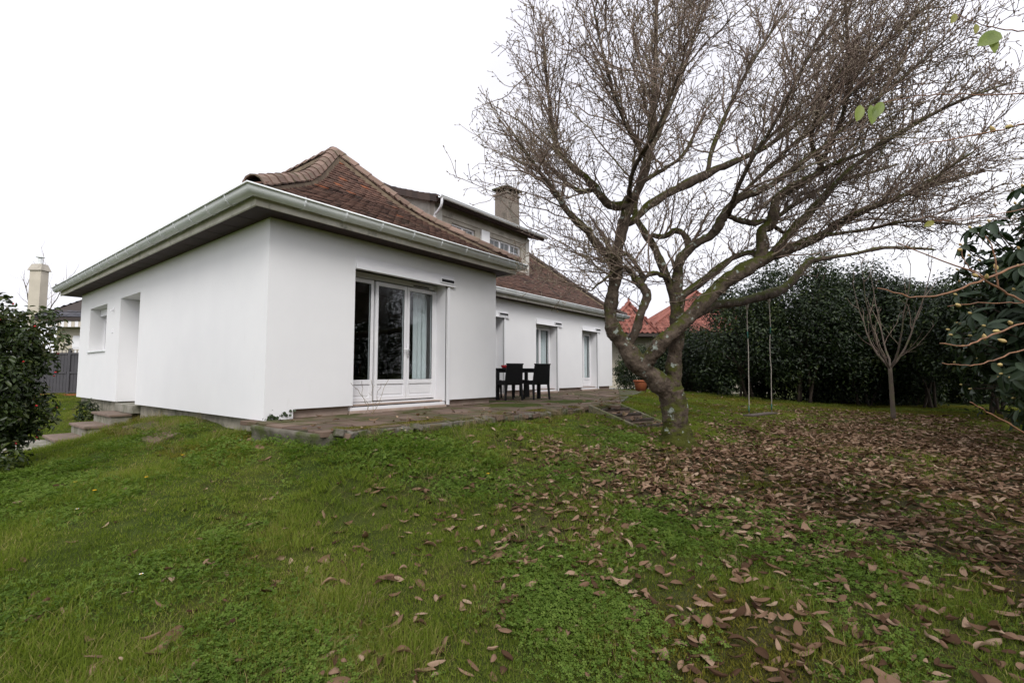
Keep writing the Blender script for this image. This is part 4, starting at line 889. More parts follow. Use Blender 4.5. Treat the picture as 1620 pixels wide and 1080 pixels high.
M['leaf_hedge'] = mat_tint('evergreen_leaf', [(.007, .013, .005), (.013, .025, .007), (.032, .052, .013), (.085, .105, .028)], .42, .3, .15, nscale=.9)
M['leaf_camellia'] = mat_tint('camellia_leaf', [(.020, .034, .009), (.036, .056, .014), (.066, .086, .022), (.125, .11, .04)], .35, .35, .12, nscale=1.5)
M['leaf_rhodo'] = mat_tint('rhododendron_leaf', [(.022, .040, .018), (.032, .054, .024), (.046, .07, .028)], .45, .35, .12)
M['leaf_yellow'] = mat_tint('yellow_green_leaf', [(.16, .22, .045), (.22, .28, .06), (.26, .24, .05)], .5, .4, .4, nscale=14)
M['stem'] = mat('shrub_stem', (.035, .026, .019), (.06, .046, .034), 8, .9, .4, 30)
M['orange_twig'] = mat('orange_brown_twig', (.30, .15, .08), (.20, .11, .07), 20, .7)
M['yellowbud'] = mat('pale_yellow_bud', (.50, .42, .16), (.42, .27, .12), 30, .6)

# ------------------------------------------------------------------ the magnolia
LIMBS = [
 ('trunk', [(1076,716,7.3,70),(1073,702,7.3,56),(1071,688,7.3,47),(1069,665,7.3,41),(1066,640,7.3,39),(1060,616,7.3,40)]),
 ('limb', [(1068,640,7.3,34),(1055,618,7.3,34),(1036,600,7.25,31),(1012,578,7.2,29),(992,552,7.2,26),(973,524,7.2,24),(968,494,7.2,21),(972,463,7.2,20),(974,435,7.2,21),(972,410,7.2,19)]),
 ('limb', [(973,424,7.2,18),(978,385,7.2,16),(988,345,7.2,18),(993,322,7.2,18),(1008,300,7.15,14),(1021,255,7.1,14),(1030,205,7.1,11),(1035,136,7.0,8),(1037,58,6.9,6),(1041,-20,6.9,4)]),
 ('limb', [(972,418,7.2,15),(952,397,7.1,13),(930,369,7.0,12),(903,342,6.9,11),(883,311,6.8,8),(848,264,6.7,6),(815,215,6.6,4)]),
 ('limb', [(993,326,7.2,16),(963,324,7.15,13),(940,301,7.1,13),(922,280,7.1,10),(900,262,7.1,7),(880,225,7.1,6),(868,150,7.1,4),(860,60,7.0,3)]),
 ('limb', [(985,350,7.25,13),(1002,345,7.3,12),(1030,318,7.4,13),(1070,294,7.6,13),(1120,270,7.8,14),(1160,255,8.0,9),(1220,225,8.2,7),(1290,170,8.4,5),(1350,110,8.6,4)]),
 ('limb', [(1068,640,7.32,26),(1064,612,7.34,25),(1064,595,7.35,24),(1067,557,7.35,23),(1070,526,7.35,21),(1071,494,7.35,21),(1072,463,7.35,23)]),
 ('limb', [(1071,478,7.35,15),(1057,441,7.35,13),(1045,409,7.4,12),(1031,381,7.5,11),(1014,358,7.6,10),(1004,335,7.7,8),(1012,295,7.8,7),(1050,270,8.0,6),(1082,245,8.1,5),(1110,190,8.3,4)]),
 ('limb', [(1072,472,7.35,20),(1076,435,7.3,17),(1080,412,7.25,15),(1101,389,7.2,14),(1132,369,7.1,14),(1150,342,7.0,15),(1165,320,7.0,12),(1202,303,6.9,10),(1232,285,6.8,9),(1290,240,6.7,6),(1350,190,6.6,5),(1430,120,6.4,4),(1500,60,6.3,3)]),
 ('limb', [(1074,470,7.35,14),(1100,450,7.45,12),(1125,432,7.6,12),(1150,412,7.7,10),(1168,402,7.7,9),(1190,400,7.6,8),(1206,412,7.45,8)]),
 ('limb', [(1020,588,7.2,20),(1032,560,7.1,23),(1057,532,7.0,22),(1089,504,7.0,22),(1120,475,7.05,22),(1142,453,7.1,24),(1177,428,7.2,22),(1208,409,7.35,20),(1245,392,7.5,16),(1295,372,7.6,14),(1338,346,7.7,11),(1400,320,7.8,8),(1480,290,7.9,6),(1560,270,8,4)]),
 ('limb', [(1200,414,7.35,16),(1207,388,7.4,18),(1205,366,7.4,15),(1222,352,7.4,16),(1233,315,7.4,14),(1260,295,7.35,12),(1290,275,7.3,11),(1299,262,7.3,10),(1285,218,7.2,7),(1307,156,7.0,6),(1342,89,6.9,5),(1338,20,6.8,4)]),
 ('limb', [(1292,275,7.3,8),(1330,190,7.2,7),(1353,117,7.2,6),(1431,39,7.1,5),(1500,-20,7.0,4)]),
 ('limb', [(1222,400,7.4,12),(1248,369,7.6,13),(1275,340,7.8,13),(1298,315,7.9,12),(1340,270,8.1,8),(1420,210,8.3,6),(1520,160,8.5,4),(1600,130,8.7,3)]),
 ('limb', [(1100,497,7.03,16),(1127,484,7.4,15),(1168,477,8.3,14),(1200,470,8.95,14),(1230,461,9.5,15),(1247,450,9.8,12),(1279,412,10.3,10),(1292,410,10.4,7),(1330,405,10.5,6),(1400,392,10.6,5),(1480,395,10.8,4)]),
 ('limb', [(992,556,7.2,14),(1002,530,7.15,13),(1014,496,7.1,13),(1024,466,7.1,13),(1013,446,7.1,13),(1004,438,7.1,9),(998,428,7.1,7),(985,424,7.1,5),(960,440,7.0,4),(935,460,6.9,3)]),
 ('limb', [(1016,450,7.1,9),(1012,430,7.1,7),(1000,410,7.1,6),(985,402,7.1,4),(955,415,7.0,3)]),
 ('limb', [(1017,446,7.1,6),(1030,432,7.1,6),(1045,435,7.2,6),(1058,445,7.3,6)]),
 ('limb', [(1030,372,7.5,7),(1050,374,7.4,8),(1070,365,7.3,9),(1087,376,7.25,10),(1089,394,7.25,11)]),
 ('limb', [(1310,358,7.65,8),(1370,330,7.4,6),(1450,300,7.1,5),(1540,240,6.8,3)]),
 ('limb', [(1298,270,7.3,8),(1380,235,7.1,6),(1460,190,6.9,5),(1560,140,6.7,3)]),
 ('limb', [(1290,374,7.6,7),(1360,365,7.3,5),(1440,350,7.0,4),(1530,355,6.8,3)]),
 ('limb', [(1151,340,7.0,8),(1171,350,7.2,9),(1195,354,7.4,9),(1212,350,7.5,7),(1240,370,7.7,5)]),
 ('limb', [(1120,270,7.8,8),(1135,215,8.0,7),(1180,120,8.1,5),(1235,30,8.2,4)]),
 ('limb', [(1021,255,7.1,9),(1055,180,7.5,7),(1090,90,7.9,5),(1120,0,8.2,4)]),
 ('limb', [(1022,250,7.1,8),(985,190,6.7,6),(960,110,6.4,5),(940,20,6.2,4)]),
 ('limb', [(993,322,7.2,9),(1000,270,6.6,7),(1040,200,6.0,6),(1080,100,5.6,4)]),
 ('limb', [(1150,342,7.0,9),(1180,270,6.4,7),(1225,190,6.0,5),(1280,90,5.7,4)]),
 ('limb', [(1205,366,7.4,8),(1250,330,8.2,7),(1320,290,9.0,6),(1420,260,9.8,4)]),
 ('limb', [(938,299,7.1,9),(915,300,7.6,7),(880,275,8.2,6),(835,230,8.8,4)]),
 ('limb', [(1165,318,7.0,7),(1230,250,6.9,6),(1300,190,6.8,5),(1400,100,6.7,4)]),
]
tb0 = at(1073, 706, 7.3)
tree = empty('magnolia_tree', (tb0[0], tb0[1], g1(tb0[0], tb0[1])), 'large leafless mossy tree spreading over the lawn in front of the house', 'tree')
shoot_src = []; CORE = (0, 1, 6, 10); core = MB()
for li, (nm, pts) in enumerate(LIMBS):
    P = np.array([at(*p[:3]) for p in pts]); Rr = np.array([p[3]*.5/FPX*p[2] for p in pts])
    C = catmull(np.column_stack([P, Rr]), 14 if nm == 'trunk' else (10 if max(p[3] for p in pts) > 18 else 5)); C, Rc = C[:, :3], np.maximum(C[:, 3], .004)
    n = len(C)
    if nm == 'limb':
        wv = np.cumsum(rng.normal(0, .006*math.sqrt(40/max(n, 40)), (n, 3)), 0); wv -= np.linspace(0, 1, n)[:, None]*wv[-1]; C = C+wv
        Rc = Rc*(1+.09*np.sin(np.arange(n)*.9*40/max(n, 40)+li)+rng.normal(0, .03 if n < 60 else .0, n)); Rc[-1] *= .7
    sides = 28 if nm == 'trunk' else (20 if Rc.max() > .09 else (12 if Rc.max() > .05 else 7))
    mb = MB().tube(C, Rc, sides)
    V = np.array(mb.v); cen = np.repeat(C, sides, 0); dr = V-cen
    V = cen+dr*(1+.11*smoothnoise(V*1.0+li, 8)+.09*smoothnoise(V+5, 21)+.05*smoothnoise(V+9, 55))[:, None]
    if nm == 'trunk':       # root flare
        zb = V[:, 2]-V[:, 2].min(); ang = np.arctan2(dr[:, 1], dr[:, 0]); V = cen+(V-cen)*(1+np.exp(-zb/.14)*(.25+.22*np.sin(ang*4+1)))[:, None]
    mb.v = [tuple(v) for v in V]
    if li in CORE:
        core.add(mb.v, mb.f)
        if li == CORE[-1]:      # trunk and the limbs of its forks grow together as one skin
            o = core.ob('trunk', M['bark'], tree, True)
            rm_ = o.modifiers.new('grow', 'REMESH'); rm_.mode = 'VOXEL'; rm_.voxel_size = .012; rm_.use_smooth_shade = True
            sm_ = o.modifiers.new('soft', 'SMOOTH'); sm_.factor = .5; sm_.iterations = 7
            tx_ = bpy.data.textures.new('bark_relief', 'CLOUDS'); tx_.noise_scale = .07; tx_.noise_depth = 4
            dp_ = o.modifiers.new('bark', 'DISPLACE'); dp_.texture = tx_; dp_.strength = .022; dp_.mid_level = .5
            tx2 = bpy.data.textures.new('bark_fissures', 'CLOUDS'); tx2.noise_scale = .025; tx2.noise_depth = 3; tx2.noise_type = 'HARD_NOISE'
            dq_ = o.modifiers.new('fissures', 'DISPLACE'); dq_.texture = tx2; dq_.strength = -.011; dq_.mid_level = .3
    else: mb.ob(nm, M['bark'], tree, True)
    if nm == 'limb':
        seg = np.linalg.norm(np.diff(C, axis=0), axis=1); shoot_src.append((C, Rc, np.concatenate([[0], np.cumsum(seg)])))
CEN = at(1095, 430, 7.3)
random.seed(21)
S0 = []; SD = []; SL = []; SR = []
for (C, Rc, cum) in shoot_src:
    Ltot = cum[-1]; thick = Rc.max() > .075
    s = .10*Ltot if not thick else .5*Ltot
    while s < Ltot:
        i = min(np.searchsorted(cum, s), len(C)-1); p = C[i]; tg = unit(C[min(i+1, len(C)-1)]-C[max(i-1, 0)])
        out = unit(p-CEN); hgt = p[2]
        dirv = unit(.72*out+.45*tg+np.array([0, 0, .22])+rng.normal(0, .52, 3))
        if p[2] < 1.6 and rng.random() < .5: dirv = unit(dirv+np.array([0, 0, .5]))
        ln = rng.uniform(.7, 1.9)*(1.0 if hgt > 1.8 else .7)
        if Rc[i] > .06: ln *= .55
        if Rc[i] > .06 and hgt < 1.8 and rng.random() < .7: s += .3; continue
        S0.append(p); SD.append(dirv); SL.append(ln); SR.append(min(Rc[i]*.62, rng.uniform(.009, .018)))
        s += rng.uniform(.058, .13)*(1.0 if Rc[i] < .05 else 1.5)
    S0.append(C[-1]); SD.append(unit(C[-1]-C[-3])); SL.append(rng.uniform(.6, 1.0)); SR.append(max(.006, Rc[-1]))
S0, SD, SL, SR = map(np.array, (S0, SD, SL, SR))
EC = at(1165, 340, 7.4); EC_ax = np.stack([RT, ZZ, Fh]); ER = np.array([4.15, 4.6, 3.9])     # crown envelope
def env(P): return (((P-EC)@EC_ax.T/ER)**2).sum(-1)
low = S0[:, 2] < 1.7; SL = np.where(low, np.minimum(SL, .55), SL)
for _ in range(8): SL = np.where(env(S0+SD*SL[:, None]) > 1, SL*.82, SL)
low = S0[:, 2] < 3.0; SD[:, 2] = np.where(low, np.maximum(SD[:, 2], .12), np.maximum(SD[:, 2], -.3)); SD = unit(SD)
d_cam = np.linalg.norm(S0-CAM, axis=1); keepS = (d_cam > 2.5) & (SL > .22); S0, SD, SL, SR = S0[keepS], SD[keepS], SL[keepS], SR[keepS]
bendS = np.column_stack([rng.normal(0, .2, (len(S0), 2)), rng.uniform(-.30, .20, len(S0))])
bendS[:, 2] = np.where(S0[:, 2] < 2.4, np.abs(bendS[:, 2]), bendS[:, 2])
v1, f1, C1 = batch_tubes(S0, SD, SL, SR, np.full(len(S0), .0035), 10, 5, bendS, .14)
ix, ts, P1, T1 = kids(C1, SD, SL, .09, .08, 1.0)
n1 = len(ix); L1 = (rng.uniform(.18, .62, n1)*(1.15-.75*ts))*np.clip(SL[ix]/1.1, .5, 1.3); D1 = side_dir(T1, rng.uniform(.6, 1.25, n1)); D1 = unit(D1+np.array([0, 0, .10]))
b1 = np.column_stack([rng.normal(0, .22, (n1, 2)), rng.uniform(-.1, .35, n1)])
v2, f2, C2 = batch_tubes(P1, D1, L1, np.full(n1, .0056), np.full(n1, .0034), 5, 3, b1, .22)
ix2, ts2, P2, T2 = kids(C2, D1, L1, .085, .25, 1.0)
n2 = len(ix2); L2 = rng.uniform(.03, .16, n2)*(1.2-.6*ts2); D2 = unit(side_dir(T2, rng.uniform(.5, 1.1, n2))+np.array([0, 0, .25]))
v3, f3, C3 = batch_tubes(P2, D2, L2, np.full(n2, .0040), np.full(n2, .0030), 2, 3, np.column_stack([rng.normal(0, .1, (n2, 2)), rng.uniform(0, .4, n2)]), .12)
V, F = cat_mesh([(v1, f1), (v2, f2), (v3, f3)])
tag(ob('twigs', mesh_np('twigs', V, F, M['twig'], False), tree), kind='stuff')
be = np.concatenate([C3[:, -1], C2[:, -1]]); bd = np.concatenate([unit(C3[:, -1]-C3[:, -2]), unit(C2[:, -1]-C2[:, -2])]); nb = len(be)
vb, fb = buds_mesh(be, bd, rng.uniform(.020, .042, nb), rng.uniform(.006, .0105, nb))
tag(ob('buds', mesh_np('buds', vb, fb, M['bud'], True), tree), kind='stuff')
print('magnolia', len(S0), n1, n2, len(F))

# ------------------------------------------------------------------ evergreen shrubs
def bush(name, label, cat, c, rad, nclump, nleaf, ll, lw, mat_, group=None, lift=0., stems=4, rc=(.20, .34), seed=0, shell=.62, zmin=-.75, inner=.2, trunk_r=.05):
    r = np.random.default_rng(seed); gzc = g1(c[0], c[1]); t = empty(name, (c[0], c[1], gzc), label, cat, group); c = np.array(c, float); rad = np.array(rad, float)
    dirs = unit(r.normal(0, 1, (nclump*3, 3))); dirs = dirs[dirs[:, 2] > zmin][:nclump]; nclump = len(dirs)
    rr = r.uniform(shell, .92, nclump)*(1+.15*r.normal(0, 1, nclump)); cc_ = c+dirs*rad*rr[:, None]; cr = r.uniform(*rc, nclump)[:, None]*rad*np.array([1, 1, .8])
    k = r.integers(0, nclump, nleaf); d = unit(r.normal(0, 1, (nleaf, 3))); d[:, 2] += .15; d = unit(d)
    P = cc_[k]+d*cr[k]*r.uniform(.55, 1.08, nleaf)[:, None]
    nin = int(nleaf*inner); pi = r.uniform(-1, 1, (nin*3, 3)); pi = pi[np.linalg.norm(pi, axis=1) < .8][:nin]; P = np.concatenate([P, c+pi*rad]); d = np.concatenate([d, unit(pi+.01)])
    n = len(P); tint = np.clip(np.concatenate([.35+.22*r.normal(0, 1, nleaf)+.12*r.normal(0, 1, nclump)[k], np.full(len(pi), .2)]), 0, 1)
    ok = P[:, 2] > gz(P[:, 0], P[:, 1])+lift; P, d, tint = P[ok], d[ok], tint[ok]; n = len(P)
    Nn = unit(d+np.array([0, 0, .55])+.45*r.normal(0, 1, (n, 3))); D = r.normal(0, 1, (n, 3))+d*.6-np.array([0, 0, .25]); D = unit(D-Nn*(D*Nn).sum(1, keepdims=True))
    L = ll*r.uniform(.65, 1.25, n); V, F = leaf_cloud(P, D, Nn, L, lw/ll*L*r.uniform(.8, 1.15, n))
    o = ob('foliage', mesh_np('foliage', V, F, mat_, False, {'tint': np.repeat(tint, 6)}), t); o['kind'] = 'stuff'
    for s in range(stems):
        a = 2*math.pi*s/stems+r.uniform(0, 1); p0 = np.array([c[0]+.12*rad[0]*math.cos(a), c[1]+.12*rad[1]*math.sin(a), gzc-.1]); q = cc_[r.integers(0, nclump)]; q = np.array([q[0], q[1], max(q[2], c[2]-.1*rad[2])])
        mid = p0*.5+q*.5+r.normal(0, .08, 3)*rad; mid[:2] = mid[:2]*.5+p0[:2]*.5
        Cc = catmull([p0, mid, q], 5); MB().tube(Cc, np.linspace(trunk_r, trunk_r*.35, len(Cc)), 7).ob('trunk', M['stem'], t, True)
    return t
def gbush(name, label, cat, px, dep, half, top, bot, *a, **k):   # by where it stands: pixel column, depth, half width, top and bottom height
    p = at(px, 590, dep); zc = (top+bot)/2; return bush(name, label, cat, (p[0], p[1], zc), half+((top-bot)/2*1.08,), *a, **k)
HG = 'evergreen shrubs closing the garden at the back'
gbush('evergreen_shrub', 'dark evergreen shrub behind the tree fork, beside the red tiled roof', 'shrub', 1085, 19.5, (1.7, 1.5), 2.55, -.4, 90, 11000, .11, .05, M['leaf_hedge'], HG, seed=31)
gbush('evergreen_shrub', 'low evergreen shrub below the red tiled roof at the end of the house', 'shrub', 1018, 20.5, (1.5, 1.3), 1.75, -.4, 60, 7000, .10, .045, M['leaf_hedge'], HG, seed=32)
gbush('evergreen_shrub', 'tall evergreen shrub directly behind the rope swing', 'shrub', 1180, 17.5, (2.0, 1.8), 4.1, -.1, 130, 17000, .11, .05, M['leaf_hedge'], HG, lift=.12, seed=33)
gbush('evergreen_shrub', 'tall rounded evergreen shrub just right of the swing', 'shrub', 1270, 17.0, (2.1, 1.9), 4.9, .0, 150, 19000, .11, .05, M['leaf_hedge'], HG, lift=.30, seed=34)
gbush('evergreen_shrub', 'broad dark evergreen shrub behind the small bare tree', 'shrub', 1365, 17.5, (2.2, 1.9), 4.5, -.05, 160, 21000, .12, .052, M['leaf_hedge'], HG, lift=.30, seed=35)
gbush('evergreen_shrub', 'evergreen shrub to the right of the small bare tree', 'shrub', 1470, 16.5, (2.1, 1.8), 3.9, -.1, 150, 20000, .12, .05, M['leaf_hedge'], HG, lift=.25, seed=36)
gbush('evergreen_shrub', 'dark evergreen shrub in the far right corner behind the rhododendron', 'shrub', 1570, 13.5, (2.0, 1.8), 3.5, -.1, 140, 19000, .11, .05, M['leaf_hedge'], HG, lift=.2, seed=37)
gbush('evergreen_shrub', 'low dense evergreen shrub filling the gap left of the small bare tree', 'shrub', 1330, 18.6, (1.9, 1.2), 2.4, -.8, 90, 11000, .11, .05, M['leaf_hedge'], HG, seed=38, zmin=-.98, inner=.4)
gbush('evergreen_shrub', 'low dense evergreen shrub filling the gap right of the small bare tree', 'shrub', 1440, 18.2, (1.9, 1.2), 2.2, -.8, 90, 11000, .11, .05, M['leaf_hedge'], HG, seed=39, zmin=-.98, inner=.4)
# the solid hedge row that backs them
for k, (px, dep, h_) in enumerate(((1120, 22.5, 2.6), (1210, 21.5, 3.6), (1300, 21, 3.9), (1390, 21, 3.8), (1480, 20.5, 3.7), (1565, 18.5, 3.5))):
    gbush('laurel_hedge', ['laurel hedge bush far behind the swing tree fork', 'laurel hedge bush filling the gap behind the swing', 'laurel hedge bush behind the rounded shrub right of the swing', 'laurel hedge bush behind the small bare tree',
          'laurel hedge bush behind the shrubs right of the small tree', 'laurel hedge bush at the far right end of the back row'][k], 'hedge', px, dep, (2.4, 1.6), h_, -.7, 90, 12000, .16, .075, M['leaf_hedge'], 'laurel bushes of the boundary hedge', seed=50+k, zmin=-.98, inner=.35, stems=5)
# right boundary beside and beyond the frame, and the planting behind the photographer that the panes mirror
SG = 'tall shrubs along the right boundary'
for k, (px, dep, h_) in enumerate(((1690, 10.5, 3.6), (1850, 7.5, 4.0), (2150, 5.2, 3.6))):
    gbush('boundary_shrub', ['tall dark shrub on the right boundary beyond the rhododendron', 'tall dark boundary shrub beside the rhododendron', 'tall dark boundary shrub nearest the right of the camera'][k], 'shrub', px, dep, (1.7, 1.7), h_, -.8, 90, 11000, .12, .055, M['leaf_hedge'], SG, seed=60+k, zmin=-.98)
for k, (x, y, h_) in enumerate(((-9, -11.5, 4.2), (-6, -13, 5.0), (-2.5, -13.2, 5.4), (1, -13.4, 5.0), (4.5, -13, 4.6))):
    bush('screen_tree', ['evergreen screen tree leftmost behind the photographer', 'evergreen screen tree left of centre behind the photographer', 'tallest evergreen screen tree straight behind the photographer', 'evergreen screen tree right of centre behind the photographer', 'evergreen screen tree rightmost behind the photographer'][k], 'tree',
         (x, y, h_/2-.7), (2.1, 1.6, h_/2*1.1), 70, 7000, .2, .09, M['leaf_hedge'], 'screen trees behind the photographer', seed=70+k, zmin=-.98)
# round camellia at the left edge
cb = bush('camellia_bush', 'round dark camellia bush with small buds at the left edge of the lawn', 'shrub', tuple(at(-26, 590, 6.0)[:2])+(.52,), (.68, .68, 1.08), 140, 12000, .075, .036, M['leaf_camellia'], seed=81, rc=(.14, .24), zmin=-.95, inner=.35, trunk_r=.035)
r = np.random.default_rng(5); dd = unit(r.normal(0, 1, (60, 3))); Pb = np.array([*at(-26, 590, 6.0)[:2], .52])+dd*np.array([.68, .68, 1.0])*1.04
vb, fb = buds_mesh(Pb, dd, np.full(60, .03), np.full(60, .011), 6); tag(ob('flower_buds', mesh_np('flower_buds', vb, fb, M['red'], True), cb), kind='stuff')
# leafy plant at the end of the house, and planting in the bed left of the side steps
pp = gp(988, 613, 0)
bush('leafy_plant', 'upright leafy green plant against the end corner of the house', 'plant', (pp[0], pp[1], .55), (.38, .38, .72), 40, 1300, .11, .035, mat_tint('fresh_leaf', [(.04, .065, .02), (.07, .10, .03), (.10, .13, .045)], .5, .4, .25), seed=91, inner=.1, rc=(.2, .4), trunk_r=.012)
bush('weed_clump', 'low weeds growing against the plinth behind the side steps', 'weeds', (-.22, 8.1, -.28), (.22, .45, .30), 16, 260, .12, .03, M['leaf_hedge'], seed=92, stems=2, rc=(.3, .5), trunk_r=.008)
# ivy on the terrace corner
iv = empty('ivy', (.15, -.02, -.3), 'dark ivy creeping up the plinth at the house corner', 'ivy')
stems_ = [[(.02,-.22,-.28),(.05,-.12,-.1),(.10,.02,.02),(.25,.05,.07)],[(.0,-.2,-.28),(.02,-.1,-.15),(.05,.03,-.02),(.12,.05,.09)],[(.1,.03,.02),(.3,.06,.10),(.42,.07,.12)]]
LP = []
for s in stems_:
    Cc = catmull(s, 6); MB().tube(Cc, .006, 5).ob('stem', M['stem'], iv); LP += [p for p in Cc for _ in range(4)]
LP = np.array(LP)+rng.normal(0, .025, (len(LP), 3))-(0, .03, 0); n = len(LP); Nn = unit(np.array([-.3, -1, .4])+.4*rng.normal(0, 1, (n, 3))); D = unit(rng.normal(0, 1, (n, 3))); D = unit(D-Nn*(D*Nn).sum(1, keepdims=True))
v, f = leaf_cloud(LP, D, Nn, np.full(n, .045), np.full(n, .042)); ob('ivy_leaves', mesh_np('ivy_leaves', v, f, M['leaf_camellia'], attrs={'tint': np.full(len(v), .1)}), iv)['kind'] = 'stuff'

# ------------------------------------------------------------------ bare trees
def bare_tree(name, label, base, H, spread, limbs, mat_, r0, seed, fork=.35, tw=.25, up=.25):
    r_ = np.random.default_rng(seed); t = empty(name, base, label, 'tree'); base = np.array(base)
    trunk = catmull([base-(0, 0, .1), base+(.01, .01, H*fork*.5), base+(0, .02, H*fork)], 4); MB().tube(trunk, np.linspace(r0, r0*.75, len(trunk)), 9).ob('trunk', mat_, t, True)
    P0 = []; D0 = []; L0 = []
    for k in range(limbs):
        a = 2*math.pi*k/limbs+r_.uniform(-.4, .4); P0.append(trunk[-1]-(0, 0, .04)); D0.append(unit([math.cos(a)*spread, math.sin(a)*spread, r_.uniform(.7, 1.2)])); L0.append(H*(1-fork)*r_.uniform(.75, 1.05))
    P0, D0, L0 = map(np.array, (P0, D0, L0)); v1, f1, C1 = batch_tubes(P0, D0, L0, np.full(limbs, r0*.5), np.full(limbs, r0*.12), 8, 6, np.column_stack([np.zeros((limbs, 2)), np.full(limbs, up)])-D0*(.1+.35*(up-.25)), .1)
    for k in range(limbs): ob('limb', mesh_np('limb', v1.reshape(limbs, -1, 3)[k], f1[:len(f1)//limbs], mat_, True), t)
    ix, ts, P1, T1 = kids(C1, D0, L0, tw*.6, .15, 1); n = len(ix); L1 = L0[ix]*r_.uniform(.25, .5, n)*(1.1-.6*ts); D1 = unit(side_dir(T1, r_.uniform(.4, .9, n))+np.array([0, 0, .3]))
    v2, f2, C2 = batch_tubes(P1, D1, L1, np.full(n, r0*.16), np.full(n, r0*.06), 4, 4, np.tile([0, 0, .2], (n, 1)), .15)
    ix, ts, P2, T2 = kids(C2, D1, L1, tw*.5, .2, 1); n = len(ix); L2 = r_.uniform(.1, .4, n)*H/4; D2 = unit(side_dir(T2, r_.uniform(.4, .9, n))+np.array([0, 0, .2]))
    v3, f3, C3 = batch_tubes(P2, D2, L2, np.full(n, r0*.06), np.full(n, r0*.04), 3, 3, np.tile([0, 0, .15], (n, 1)), .15)
    V, F = cat_mesh([(v2, f2), (v3, f3)]); ob('twigs', mesh_np('twigs', V, F, M['twig']), t)['kind'] = 'stuff'; return t
M['pale_bark'] = mat('grey_brown_bark', (.125, .095, .075), (.08, .062, .05), 9, .9, .5, 30, coord='World', c3=(.09, .10, .04), s3=4)
p_ = gp(1414, 664, -.5); bare_tree('young_bare_tree', 'small leafless tree with a straight trunk standing on the far lawn', (p_[0], p_[1], g1(p_[0], p_[1])), 3.2, .95, 5, M['pale_bark'], .055, 4, .40, .42, up=.85)
p_ = nbp(lc(55, 33), 33, 0); bare_tree('distant_bare_tree', 'thin leafless tree behind the chimney of the neighbouring house', p_, 7.6, .45, 5, M['pale_bark'], .10, 9, .5, .6)

# ------------------------------------------------------------------ rhododendron at the right edge
RC = at(1748, 500, 3.3); RRd = np.array([.78, .78, .90]); RC[2] = 1.06
rho = bush('rhododendron', 'large rhododendron with drooping leathery leaves and pale buds at the right edge', 'shrub', RC, RRd, 110, 5200, .12, .042, M['leaf_rhodo'], seed=101, zmin=-.98, inner=.5, rc=(.16, .26), trunk_r=.04, shell=.5)
def leaf_mesh(name, L, W, mat_, curl=.15, fold=.1, tint=.5, nseg=6, bendv=.15):
    V = []; tt = []
    for i in range(nseg+1):
        t = i/nseg; w = W/2*(math.sin(math.pi*min(1, t*.93+.03))**.75) if 0 < t < 1 else 0
        zc = -bendv*L*t*t
        for s in (-1, -.5, 0, .5, 1): V.append((L*t, s*w, zc+fold*w*abs(s)*2-curl*w*(s*s)))
    F = [(i*5+k, i*5+k+1, (i+1)*5+k+1, (i+1)*5+k) for i in range(nseg) for k in range(4)]
    return mesh_np(name, V, np.array(F), mat_, True, {'tint': np.full(len(V), tint)})
rl = [leaf_mesh('leaf', L, W, M['leaf_rhodo'], .1, .25, t, bendv=b_) for L, W, t, b_ in ((.13, .05, .5, .2), (.115, .045, .8, .1), (.14, .052, .3, .3), (.10, .042, .65, .15), (.12, .05, .1, .25))]
r = np.random.default_rng(12); cnt = 0; budP = []; budD = []
cam_dir = unit(CAM-RC)
wd = unit(r.normal(0, 1, (900, 3))); wd = wd[(wd@cam_dir > -.25) & (wd[:, 2] > -.85)]
whP = RC+wd*RRd*r.uniform(.92, 1.14, len(wd))[:, None]
pxs = np.array([proj(p)[:2] for p in whP]); vis = (pxs[:, 0] < 1640) & (pxs[:, 0] > 1500); whP, wd = whP[vis][:46], wd[vis][:46]
for p, d in zip(whP, wd):
    ax_ = unit(d+np.array([0, 0, .5])); nl = r.integers(5, 8); a0 = r.uniform(0, 6.28); budP.append(p); budD.append(ax_)
    sd1 = unit(np.cross(ax_, (.3, .2, 1))); sd2 = np.cross(ax_, sd1)
    for k in range(nl):
        if cnt >= 290: break
        a = a0+2*math.pi*k/nl; el = r.uniform(-.85, -.1); dl = unit((math.cos(a)*sd1+math.sin(a)*sd2)+np.array([0, 0, el])); up = unit(ax_+np.array([0, 0, .4])); y = unit(np.cross(up, dl)); z = np.cross(dl, y)
        o = ob('leaf', rl[r.integers(0, 5)], rho); s = r.uniform(.75, 1.1)
        mt = Matrix(((dl[0]*s, y[0]*s, z[0]*s, p[0]), (dl[1]*s, y[1]*s, z[1]*s, p[1]), (dl[2]*s, y[2]*s, z[2]*s, p[2]), (0, 0, 0, 1))); o.matrix_basis = mt; cnt += 1
    MB().tube([p-ax_*.25+r.normal(0, .02, 3), p-ax_*.1, p], [.005, .004, .0035], 5).ob('twig', M['stem'], rho)
vb, fb = buds_mesh(np.array(budP), np.array(budD), np.full(len(budP), .028), np.full(len(budP), .009), 6); tag(ob('bud_cluster', mesh_np('bud_cluster', vb, fb, M['yellowbud'], True), rho), kind='stuff')
